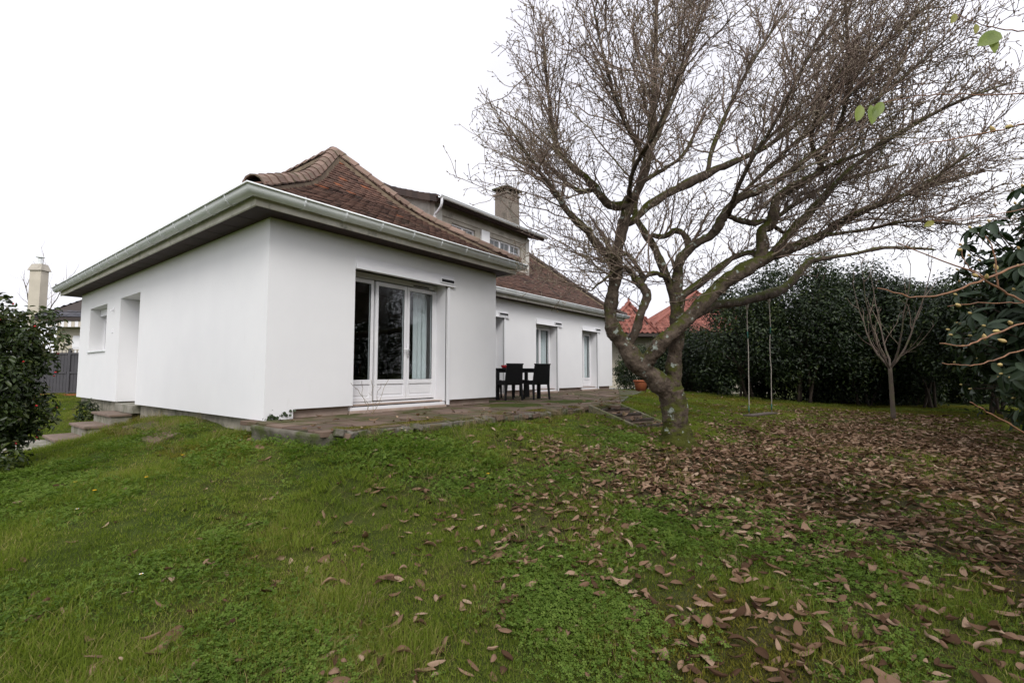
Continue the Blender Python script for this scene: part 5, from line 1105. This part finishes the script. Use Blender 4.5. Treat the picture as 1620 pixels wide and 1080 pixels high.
# bare shrub reaching in from the right: orange brown twigs, pale buds, a few last leaves
bs = empty('budding_shrub', (*at(1900, 900, 2.4)[:2], -.9), 'bare orange brown branches with yellow buds and last leaves reaching in from the right', 'shrub')
root = at(1900, 900, 2.4); root[2] = -1.0
hub = at(1760, 470, 2.4); MB().tube(catmull([root, root*.5+hub*.5+(.1, 0, .1), hub, at(1740, 200, 2.2), at(1730, 20, 2.0)], 6), np.linspace(.02, .006, 25), 8).ob('trunk', M['stem'], bs, True)
BR = [[(1755,400,2.4,3.4),(1690,395,2.4,3.2),(1620,417,2.35,3),(1560,440,2.3,3),(1500,463,2.3,2.6),(1450,470,2.25,2.2),(1388,455,2.2,1.5)],
      [(1760,480,2.4,3.4),(1690,495,2.3,3),(1620,511,2.3,2.6),(1570,530,2.25,2.4),(1530,546,2.2,2),(1487,543,2.2,1.4)],
      [(1760,560,2.4,3.4),(1680,505,2.4,3),(1620,478,2.4,2.8),(1580,455,2.4,2.6),(1530,428,2.35,2),(1420,385,2.3,1.2)],
      [(1765,520,2.4,3),(1690,535,2.3,2.6),(1620,552,2.3,2),(1570,570,2.25,1.7),(1535,577,2.2,1.4),(1491,574,2.2,1)],
      [(1790,780,2.4,3),(1700,725,2.2,2.6),(1620,684,2.2,2.2),(1560,650,2.15,1.8),(1534,636,2.1,1.2)],
      [(1580,455,2.4,2),(1576,428,2.4,1.8),(1572,400,2.4,1.6),(1560,372,2.4,1.2)],
      [(1742,230,2.2,3),(1690,205,2.1,2.6),(1620,198,2.0,2.4),(1590,204,2.0,2),(1500,222,1.95,1.6),(1448,228,1.9,1)],
      [(1738,150,2.1,2.4),(1650,150,1.9,2),(1560,150,1.85,1.5),(1470,150,1.8,1.1),(1396,162,1.75,.8)],
      [(1732,60,2.0,2.2),(1650,52,1.7,1.8),(1590,46,1.65,1.4),(1545,36,1.6,1.1),(1510,22,1.6,.8)],
      [(1620,479,2.4,1.6),(1560,480,2.35,1.3),(1500,483,2.3,1)],[(1560,441,2.3,1.5),(1530,420,2.3,1.3),(1520,395,2.3,1)],[(1620,330,2.2,1.4),(1540,345,2.1,1.1),(1476,350,2.1,.8)]]
for q in BR:
    Cc = catmull(np.array([[*at(*p[:3]), p[3]*.5/FPX*p[2]*1.2] for p in q]), 5); Cc[1:, :3] += rng.normal(0, .0025, (len(Cc)-1, 3)); MB().tube(Cc[:, :3], np.maximum(Cc[:, 3], .0012), 6).ob('branch', M['orange_twig'], bs, True)
bp = [(1577,425,2.4),(1560,440,2.3),(1580,524,2.27),(1558,536,2.25),(1590,540,2.25),(1583,577,2.25),(1600,200,2.0),(1572,208,2.0),(1545,437,2.36),(1520,396,2.3),(1518,484,2.3),(1600,512,2.3)]
P = np.array([at(*p) for p in bp]); D = unit(np.tile(-RT*.7+ZZ*.3, (len(P), 1))+rng.normal(0, .3, (len(P), 3))); vb, fb = buds_mesh(P-D*.006, D, np.full(len(P), .034), np.full(len(P), .0095), 7); ob('buds', mesh_np('buds', vb, fb, M['yellowbud'], True), bs)['kind'] = 'stuff'
yl = [leaf_mesh('leaf', L, W, M['leaf_yellow'], .1, .15, t) for L, W, t in ((.10, .045, .2), (.09, .042, .6), (.075, .034, .9))]
for (px, py, dep, dx, dy, sc, k) in ((1583,52,1.62,-.75,-.45,1.15,0),(1562,50,1.62,.1,-1,.95,1),(1545,38,1.6,-.3,-1,.55,2),(1512,22,1.6,-.5,-.9,.6,2),(1362,166,1.75,-.35,-1,.8,1),(1378,166,1.75,-.1,-1,.8,0),(1396,161,1.75,-.6,-1,.8,0),(1478,350,2.1,-1,-.5,.75,2)):
    p = at(px, py, dep); dl = unit(RT*dx+ZZ*dy*.9-FW*.25); y = unit(np.cross(-FW+ZZ*.3, dl)); z = np.cross(dl, y); o = ob('leaf', yl[k], bs)
    o.matrix_basis = Matrix(((dl[0]*sc, y[0]*sc, z[0]*sc, p[0]), (dl[1]*sc, y[1]*sc, z[1]*sc, p[1]), (dl[2]*sc, y[2]*sc, z[2]*sc, p[2]), (0, 0, 0, 1)))
# ------------------------------------------------------------------ grass, clover, moss (one uncountable mass each)
M['grass'] = mat_tint('grass_blade', [(.082, .118, .016), (.138, .186, .025), (.195, .230, .040), (.31, .25, .11)], .7, .10, .38, nscale=.8)
M['clover'] = mat_tint('clover_leaf', [(.066, .114, .018), (.106, .170, .027), (.155, .215, .043)], .6, .10, .35, nscale=1.3)
M['moss'] = mat_tint('lawn_moss', [(.085, .092, .014), (.13, .125, .018), (.18, .15, .03)], .9, .1, .2, nscale=1.4)
M['straw'] = mat_tint('dry_grass', [(.20, .16, .08), (.28, .22, .12), (.14, .11, .05)], .8, .2, .3)
def blades(n, R_, h0, h1, w, lean, seed, dry=.06):
    r = np.random.default_rng(seed); a = r.uniform(0, 6.283, n); q = R_*np.sqrt(r.uniform(0, 1, n)); P = np.column_stack([q*np.cos(a), q*np.sin(a), np.full(n, -.012)])
    L = r.uniform(h0, h1, n); az = r.uniform(0, 6.283, n); ln = r.uniform(.1, lean, n); hd = np.column_stack([np.cos(az), np.sin(az), 0*az]); sd_ = np.column_stack([-np.sin(az), np.cos(az), 0*az])
    tw = r.uniform(-.8, .8, n)[:, None]; sd_ = unit(sd_+hd*tw); ww = (w*r.uniform(.6, 1.3, n))[:, None]
    pt = lambda t, l: P+np.column_stack([0*az, 0*az, L*t*(1-.25*ln*t)])+hd*(L*ln*l)[:, None]
    m1 = pt(.5, .28); tp = pt(1, 1.0)
    V = np.stack([P-sd_*ww*.5, P+sd_*ww*.5, m1+sd_*ww*.45, m1-sd_*ww*.45, tp], 1).reshape(-1, 3)
    base = 5*np.arange(n)[:, None]; F4 = base+np.array([[0, 1, 2, 3]]); F3 = base+np.array([[3, 2, 4]])
    t = np.clip(r.normal(.42, .2, n), 0, .8); t[r.random(n) < dry] = 1.0
    return V, [F4, F3], np.repeat(t, 5)
def clovers(n, R_, h0, h1, s, seed):
    r = np.random.default_rng(seed); V = []; F = []; T = []
    for i in range(n):
        a = r.uniform(0, 6.28); q = R_*math.sqrt(r.random()); c = np.array([q*math.cos(a), q*math.sin(a), r.uniform(h0, h1)]); tl = unit([r.normal(0, .35), r.normal(0, .35), 1]); u = unit(np.cross(tl, (.3, .8, .1))); w = np.cross(tl, u); a0 = r.uniform(0, 6.28); t = np.clip(r.normal(.5, .22), 0, 1)
        for k in range(3):
            b_ = a0+k*2.094; d = math.cos(b_)*u+math.sin(b_)*w; e = -math.sin(b_)*u+math.cos(b_)*w; s_ = s*r.uniform(.8, 1.2); n0 = len(V)
            V += [c, c+d*s_*.7+e*s_*.48+tl*.12*s_, c+d*s_+tl*.02*s_, c+d*s_*.7-e*s_*.48+tl*.12*s_]; F.append((n0, n0+1, n0+2, n0+3)); T += [t]*4
    return np.array(V), [np.array(F)], np.array(T)
def scatter(name, label, protos, P, rot, scl, idx):
    src = bpy.data.collections.new(name+'_tufts')
    for k, (me) in enumerate(protos): o = bpy.data.objects.new('%s_tuft_%02d' % (name, k), me); src.objects.link(o)
    pm = bpy.data.meshes.new(name); pm.vertices.add(len(P)); pm.vertices.foreach_set('co', np.asarray(P, np.float32).ravel())
    for nm, ty, val in (('rot', 'FLOAT_VECTOR', rot), ('scl', 'FLOAT', scl), ('idx', 'INT', idx)):
        a = pm.attributes.new(nm, ty, 'POINT'); a.data.foreach_set('vector' if ty == 'FLOAT_VECTOR' else 'value', np.asarray(val, np.int32 if ty == 'INT' else np.float32).ravel())
    o = ob(name, pm); tag(o, label, kind='stuff')
    g = bpy.data.node_groups.new(name+'_nodes', 'GeometryNodeTree'); g.interface.new_socket('Geometry', in_out='INPUT', socket_type='NodeSocketGeometry'); g.interface.new_socket('Geometry', in_out='OUTPUT', socket_type='NodeSocketGeometry')
    gi = g.nodes.new('NodeGroupInput'); go = g.nodes.new('NodeGroupOutput'); ci = g.nodes.new('GeometryNodeCollectionInfo'); ci.inputs['Collection'].default_value = src; ci.inputs['Separate Children'].default_value = True; ci.inputs['Reset Children'].default_value = True
    ip = g.nodes.new('GeometryNodeInstanceOnPoints'); ip.inputs['Pick Instance'].default_value = True
    def attr(nm, ty):
        n = g.nodes.new('GeometryNodeInputNamedAttribute'); n.data_type = ty; n.inputs['Name'].default_value = nm; return n.outputs['Attribute']
    g.links.new(gi.outputs[0], ip.inputs['Points']); g.links.new(ci.outputs[0], ip.inputs['Instance']); g.links.new(attr('idx', 'INT'), ip.inputs['Instance Index'])
    e2r = g.nodes.new('FunctionNodeEulerToRotation'); g.links.new(attr('rot', 'FLOAT_VECTOR'), e2r.inputs[0]); g.links.new(e2r.outputs[0], ip.inputs['Rotation']); g.links.new(attr('scl', 'FLOAT'), ip.inputs['Scale'])
    g.links.new(ip.outputs[0], go.inputs[0]); md = o.modifiers.new('scatter', 'NODES'); md.node_group = g; return o
def in_poly(x, y, poly):
    ins = np.zeros(len(x), bool); n = len(poly)
    for i in range(n):
        (x1, y1), (x2, y2) = poly[i], poly[(i+1) % n]
        c = ((y1 > y) != (y2 > y)) & (x < (x2-x1)*(y-y1)/((y2-y1)+1e-12)+x1); ins ^= c
    return ins
NOGO = [[(-.18,-1.72),(.05,-1.84),(5.09,-2.09),(5.16,-3.02),(5.99,-3.24),(5.8,-2.36),(7.0,-1.8),(10.2,-.6),(14.3,.6),(14.6,11),(0,11),(0,-.1),(-.18,-.1)], [(-1.1,5.6),(-1.1,6.7),(-1.55,7.3),(-2.9,7.0),(-2.9,5.4),(-1.9,4.9)], [(-1.15,5.65),(0,5.65),(0,7.1),(-1.15,7.0)]]
def free(x, y):
    ok = np.ones(len(x), bool)
    for p in NOGO: ok &= ~in_poly(x, y, p)
    return ok
def spots(n, dmax, dmin=.0, seed=0, power=1.0):
    r = np.random.default_rng(seed); th = YAW+r.uniform(-1, 1, n)*math.radians(54); u = r.uniform(0, 1, n); d = dmin+(dmax-dmin)*u**power
    x = CAM[0]+d*np.cos(th); y = CAM[1]+d*np.sin(th); ok = free(x, y); return x[ok], y[ok], d[ok]
def normals_rot(x, y, r):
    e = .15; zx = (gz(x+e, y)-gz(x-e, y))/(2*e); zy = (gz(x, y+e)-gz(x, y-e))/(2*e)
    return np.column_stack([np.arctan(zy), -np.arctan(zx), r.uniform(0, 6.283, len(x))])
def vnoise(x, y, s, off): return np.array([mnoise.noise(Vector((a*s+off, b_*s-off, off*.37))) for a, b_ in zip(x, y)])
gr = [mesh_np('grass_tuft', *(lambda q: (q[0], q[1]))(blades(*a)), M['grass'], attrs={'tint': blades(*a)[2]}) for a in ((105, .15, .018, .045, .0036, 1.1, 1), (105, .15, .015, .038, .0034, 1.3, 2), (75, .14, .04, .085, .0036, 1.0, 3), (90, .15, .012, .032, .0032, 1.4, 4, .22))]
cl = [mesh_np('clover_patch', *(lambda q: (q[0], q[1]))(clovers(*a)), M['clover'], attrs={'tint': clovers(*a)[2]}) for a in ((56, .15, .008, .034, .012, 5), (46, .15, .010, .042, .014, 6))]
mo = [mesh_np('moss_patch', *(lambda q: (q[0], q[1]))(blades(150, .12, .012, .026, .004, 1.4, 7, .1)), M['moss'], attrs={'tint': blades(150, .12, .012, .026, .004, 1.4, 7, .1)[2]})]
r = np.random.default_rng(77)
x, y, d = spots(46000, 24, .9, 1, .9)
cn = vnoise(x, y, .75, 3.1); mn = vnoise(x, y, .6, 9.7)-.02*(6-x)+.05*np.clip(-6-y, -2, 2); lit = litter(x, y)
is_cl = (cn-.22*np.clip((x-1.2)/1.5, 0, 1)+r.normal(0, .16, len(x)) > .20) & (d < 9); is_mo = ~is_cl & (mn+r.normal(0, .08, len(x)) > np.where((y < -5.2) & (x > .3), -.06, .10)) & (x > -.8)
thin = r.random(len(x)) < np.clip(1.2-lit/170, .3, 1); long_ = vnoise(x, y, 1.2, 21.3)
def put(name, label, protos, sel, pick, s0, s1):
    xs, ys_, ds = x[sel], y[sel], d[sel]; scatter(name, label, protos, np.column_stack([xs, ys_, gz(xs, ys_)]), normals_rot(xs, ys_, r), r.uniform(s0, s1, len(xs))*(1+.018*ds), pick(sel))
put('grass', 'short green lawn grass', gr, ~is_mo & thin & ~(is_cl & (r.random(len(x)) < .45)), lambda s: np.where(long_[s] > .22, 2, r.choice([0, 1, 3], s.sum(), p=[.42, .38, .20])), .7, 1.25)
put('clover', 'patches of low clover in the lawn', cl, is_cl & thin, lambda s: r.integers(0, 2, s.sum()), .8, 1.25)
put('moss', 'yellowish moss patches in the lawn', mo, is_mo & thin, lambda s: np.zeros(s.sum(), int), .9, 1.5)
# dry straggling grass along the terrace edge and walls
dg_ = [mesh_np('dry_tuft', *(lambda q: (q[0], q[1]))(blades(22, .09, .10, .30, .0028, 1.0, 31)), M['straw'], attrs={'tint': blades(22, .09, .10, .30, .0028, 1.0, 31)[2]}), gr[2]]
ex = r.uniform(-.1, 5.0, 90); ey = -1.86-.048*ex+r.normal(-.05, .05, 90); wx = -.05-np.abs(r.normal(0, .18, 80)); wy = r.uniform(.1, 10.3, 80)
ok = ~((wy > 5.5) & (wy < 7.2)); fx = np.concatenate([ex, wx[ok], r.uniform(-.9, -.2, 70), r.uniform(-2.6, 3.5, 45)]); fy = np.concatenate([ey, wy[ok], r.uniform(.5, 5.2, 70), r.uniform(-5.6, -2.3, 45)])
scatter('dry_grass', 'straggling dry grass along the terrace edge and the side wall', dg_, np.column_stack([fx, fy, gz(fx, fy)]), normals_rot(fx, fy, r), r.uniform(.5, 1.15, len(fx)), r.choice([0, 1], len(fx), p=[.45, .55]))
# moss cushions on the terrace lip
mx = r.uniform(.1, 9.8, 260); my = np.where(mx < 5.1, -1.72-.048*mx, np.interp(mx, [5.1, 5.8, 7, 10.2], [-2.0, -2.25, -1.68, -.48]))+np.abs(r.normal(0, .16, 260)); sel = vnoise(mx, my, .9, 5.5) > -.05
scatter('terrace_moss', 'moss growing over the edge of the terrace flags', mo, np.column_stack([mx, my, np.full(260, .004)])[sel], np.column_stack([np.zeros((260, 2)), r.uniform(0, 6.28, 260)])[sel], r.uniform(.5, 1.1, 260)[sel], np.zeros(sel.sum(), int))

# ------------------------------------------------------------------ fallen leaves
M['dead_leaf'] = mat_tint('dead_magnolia_leaf', [(.045, .024, .013), (.112, .063, .037), (.185, .113, .072), (.262, .172, .115), (.35, .255, .18)], .85, .12, .10, bmp=.3, bscale=80)
def dead_leaf(L, W, curl, bendv, twist, seed):
    r_ = np.random.default_rng(seed); V = []; ns = 6
    for i in range(ns+1):
        t = i/ns; w = W/2*(math.sin(math.pi*min(1, t**.85*.94+.03))**.7) if 0 < t < 1 else .001
        yc = .06*L*math.sin(t*3+seed); zc = bendv*L*(t-.5)**2*2; tw = twist*(t-.5)
        for s in (-1, -.5, 0, .5, 1):
            yy = s*w*math.cos(curl*s*.6); zz = abs(s)*w*math.sin(abs(curl*s))+r_.normal(0, .02*W); V.append((L*(t-.5), yc+yy*math.cos(tw)-zz*math.sin(tw), zc+yy*math.sin(tw)+zz*math.cos(tw)))
    F = [(i*5+k, i*5+k+1, (i+1)*5+k+1, (i+1)*5+k) for i in range(ns) for k in range(4)]; V = np.array(V); V[:, 2] -= V[:, 2].min(); return V, np.array(F)
LV = [dead_leaf(L, W, c_, b_, t_, s) for s, (L, W, c_, b_, t_) in enumerate(((.14,.066,.5,.35,.3),(.125,.06,.9,.2,-.5),(.15,.068,.3,.6,.6),(.11,.056,1.1,.4,.2),(.135,.06,.7,-.3,-.8),(.12,.062,.4,.15,.4),(.145,.06,1.25,.5,0),(.10,.05,.6,.7,.9)))]
def ell_xy(n, cx, cy, sx, sy): return r.normal(cx, sx, n), r.normal(cy, sy, n)
cx_ = []; cy2 = []
for _ in range(1):
    bx = r.uniform(-4.5, 14, 80000); by = r.uniform(-10, 1.5, 80000); keep = r.random(80000) < litter(bx, by)/250; cx_.append(bx[keep]); cy2.append(by[keep])
lx = np.concatenate(cx_); ly = np.concatenate(cy2)
inhouse = in_poly(lx, ly, [(0, 0), (4.8, 0), (4.8, 2.1), (14.6, 2.1), (14.6, 11), (0, 11)]); trunkd = np.hypot(lx-tb0[0], ly-tb0[1]) < .34; cd = np.hypot(lx-CAM[0], ly-CAM[1]); keep = ~inhouse & ~trunkd & (cd > 1.3); lx, ly = lx[keep], ly[keep]
n = len(lx); lz = gz(lx, ly); on_t = in_poly(lx, ly, NOGO[0]); steps_ = on_t & (ly < -2.3)
lz = np.where(on_t & ~steps_, .012, lz); frac = np.clip((-ly-2.2)/.95, 0, 1); lz = np.where(steps_, -.055-.088*np.floor(frac*4).clip(0, 3)+.012, lz)
drop = on_t & ~steps_ & (r.random(n) < .6); lx, ly, lz = lx[~drop], ly[~drop], lz[~drop]; n = len(lx)
den = litter(lx, ly); grassy = ~in_poly(lx, ly, NOGO[0])
lz = lz+np.where(grassy, np.where(den > 60, r.uniform(.004, .04, n), r.uniform(.002, .024, n)), 0)
yaw = r.uniform(0, 6.283, n); tx = r.normal(0, .2, n); ty = r.normal(0, .2, n); up_ = r.random(n) < .10; tx[up_] += r.choice([-1, 1], up_.sum())*r.uniform(.5, 1.1, up_.sum()); flip = r.random(n) < .35
sc_ = np.clip(r.normal(.70, .18, n), .3, 1.08); kind = r.integers(0, 8, n); wid = r.uniform(.65, 1.2, n); thk = r.uniform(.5, 1.2, n); tint = np.clip(r.normal(.55, .28, n), 0, 1); tint[r.random(n) < .14] = .1
cdx = np.array([proj((a, b_, c_)) for a, b_, c_ in zip(lx, ly, lz)]); inview = (cdx[:, 2] > .5) & (cdx[:, 0] > -5) & (cdx[:, 0] < 1625) & (cdx[:, 1] < 1085) & (cdx[:, 1] > 560)
size = np.where(inview, sc_/np.maximum(cdx[:, 2], .1), -1); order = np.argsort(-size); top = order[:300]
rest = order[300:]; rest = rest[(cdx[rest, 2] > -3)]
tl_ = [[mesh_np('fallen_leaf', LV[k][0], LV[k][1], M['dead_leaf'], True, {'tint': np.full(len(LV[k][0]), t)}) for t in (.1, .4, .55, .7, .85)] for k in range(8)]
for i in top:
    q = int(np.argmin(np.abs(np.array((.1, .4, .55, .7, .85))-tint[i]))); o = ob('fallen_leaf', tl_[kind[i]][q]); o.location = (lx[i], ly[i], lz[i]+(.02 if flip[i] else 0)); o.rotation_euler = (tx[i]+(math.pi if flip[i] else 0), ty[i], yaw[i]); o.scale = (sc_[i], sc_[i]*wid[i], sc_[i]*thk[i])
    px_i, py_i = cdx[i, 0], cdx[i, 1]
    look = ('dark wet', 'mid brown', 'reddish brown', 'tan', 'pale tan')[q]; form = ('cupped', 'rolled', 'bowed', 'tightly curled', 'arched', 'nearly flat', 'folded', 'small bent')[kind[i]]
    where = ('far left' if px_i < 324 else 'left' if px_i < 648 else 'centre' if px_i < 972 else 'right' if px_i < 1296 else 'far right'); row_ = 'front' if py_i > 960 else 'near' if py_i > 850 else 'middle'
    tag(o, '%s %s fallen leaf on the %s %s of the lawn%s' % (look, form, row_, where, ', underside up' if flip[i] else ''), 'leaf', 'fallen leaves scattered on the near lawn')
VV = []; TT = []
for k in range(8):
    s = rest[kind[rest] == k]; a, b_, c_ = yaw[s], ty[s], tx[s]+np.where(flip[s], math.pi, 0)
    ca, sa, cb_, sb_, cc2, sc2 = np.cos(a), np.sin(a), np.cos(b_), np.sin(b_), np.cos(c_), np.sin(c_)
    Rm = np.stack([np.stack([ca*cb_, ca*sb_*sc2-sa*cc2, ca*sb_*cc2+sa*sc2], 1), np.stack([sa*cb_, sa*sb_*sc2+ca*cc2, sa*sb_*cc2-ca*sc2], 1), np.stack([-sb_, cb_*sc2, cb_*cc2], 1)], 1)
    v = np.einsum('nij,nvj->nvi', Rm*sc_[s][:, None, None], LV[k][0][None]*np.stack([np.ones(len(s)), wid[s], thk[s]], 1)[:, None])+np.stack([lx[s], ly[s], lz[s]+np.where(flip[s], .02, 0)], 1)[:, None]; VV.append(v); TT.append(np.repeat(tint[s], 35))
VV = np.concatenate(VV); nl = len(VV); tag(ob('leaf_litter', mesh_np('leaf_litter', VV.reshape(-1, 3), (LV[0][1][None]+35*np.arange(nl)[:, None, None]).reshape(-1, 4), M['dead_leaf'], True, {'tint': np.concatenate(TT)}), None), 'carpet of brown fallen leaves under and beyond the tree', kind='stuff')
print('leaves', n, nl)

# ------------------------------------------------------------------ small flowers, dead stems, fragments
M['petal'] = mat('white_petal', (.8, .8, .78)); M['dandelion'] = mat('yellow_petal', (.75, .45, .02))
def flower(name, label, px, py, z, group, col, rad, npet):
    p = gp(px, py, z); x_, y_ = p[0], p[1]; z_ = g1(x_, y_)
    t = empty(name, (x_, y_, z_), label, name.replace('_', ' '), group); h_ = .065
    MB().tube([(x_, y_, z_-.01), (x_+.004, y_, z_+h_*.6), (x_+.002, y_+.004, z_+h_)], .0015, 5).ob('stem', M['clover'], t)
    for k in range(npet):
        a = 2*math.pi*k/npet; c_, s_ = math.cos(a), math.sin(a); w = rad*.32
        MB().add([(x_+c_*rad*.25, y_+s_*rad*.25, z_+h_), (x_+c_*rad*.7-s_*w, y_+s_*rad*.7+c_*w, z_+h_+.004), (x_+c_*rad, y_+s_*rad, z_+h_+.003), (x_+c_*rad*.7+s_*w, y_+s_*rad*.7-c_*w, z_+h_+.004)], [(0, 1, 2, 3)]).ob('petal', col, t, fix=False)
    MB().lathe((x_, y_, z_+h_-.003), [(.002, 0), (rad*.35, .003), (rad*.25, .008), (.001, .010)], 8).ob('flower_head', M['dandelion'], t, True)
dl = ['on the left lawn nearest the side steps', 'on the left lawn below the first one', 'low on the dark left lawn', 'leftmost on the lawn by the camellia', 'in the middle lawn below the terrace']
for k, (px, py, z) in enumerate(((288,741,-.5),(230,778,-.62),(148,802,-.72),(118,786,-.7),(772,748,-.42))): flower('dandelion', 'yellow dandelion flower '+dl[k], px, py, z, 'dandelions in the lawn', M['dandelion'], .020, 12)
ds = ['just below the house corner', 'on the bank below the side wall', 'in the grass left of the terrace corner', 'in dark grass at the lower left', 'beside the leaf in the mid left lawn', 'on the lawn below the french door', 'right of the one below the french door', 'on the lawn in front of the garden steps', 'in the clover of the left foreground']
for k, (px, py, z) in enumerate(((380,708,-.3),(362,722,-.4),(428,708,-.32),(222,935,-.85),(121,826,-.75),(635,713,-.3),(641,717,-.32),(905,690,-.25),(470,738,-.42))): flower('daisy', 'small white daisy '+ds[k], px, py, z, 'daisies in the lawn', M['petal'], .014, 10)
dp = empty('dead_climber', (1.5, -.35, 0), 'dry leafless plant stems standing before the left door pane', 'dead plant')
for q in range(5):
    P = [(1.42+q*.02, -.33, -.01)]; dx = r.normal(0, .02)
    for k in range(9): P.append((P[-1][0]+dx+r.normal(0, .018), P[-1][1]+r.normal(0, .012), P[-1][2]+r.uniform(.04, .075)))
    MB().tube(catmull(P, 3), .0028, 5).ob('stem', M['straw'] if q % 2 else M['twig'], dp)
    for k in range(3, 9, 2): MB().tube([P[k], (P[k][0]+r.normal(0, .05), P[k][1], P[k][2]+r.uniform(.01, .06))], .0018, 4).ob('side_stem', M['twig'], dp)
fx_, fy_ = gp(413, 690, -.25)[:2]
fr_ = MB().hexa([(-.06,-.03,0),(.05,-.035,0),(.06,.03,0),(-.05,.04,0)], [(-.05,-.02,.05),(.045,-.03,.035),(.05,.02,.06),(-.04,.03,.045)]).ob('brick_fragment', M['terracotta'], bevel=.006); fr_.location = (fx_, fy_, g1(fx_, fy_)); tag(fr_, 'broken orange terracotta fragment in the grass at the house corner', 'brick fragment')
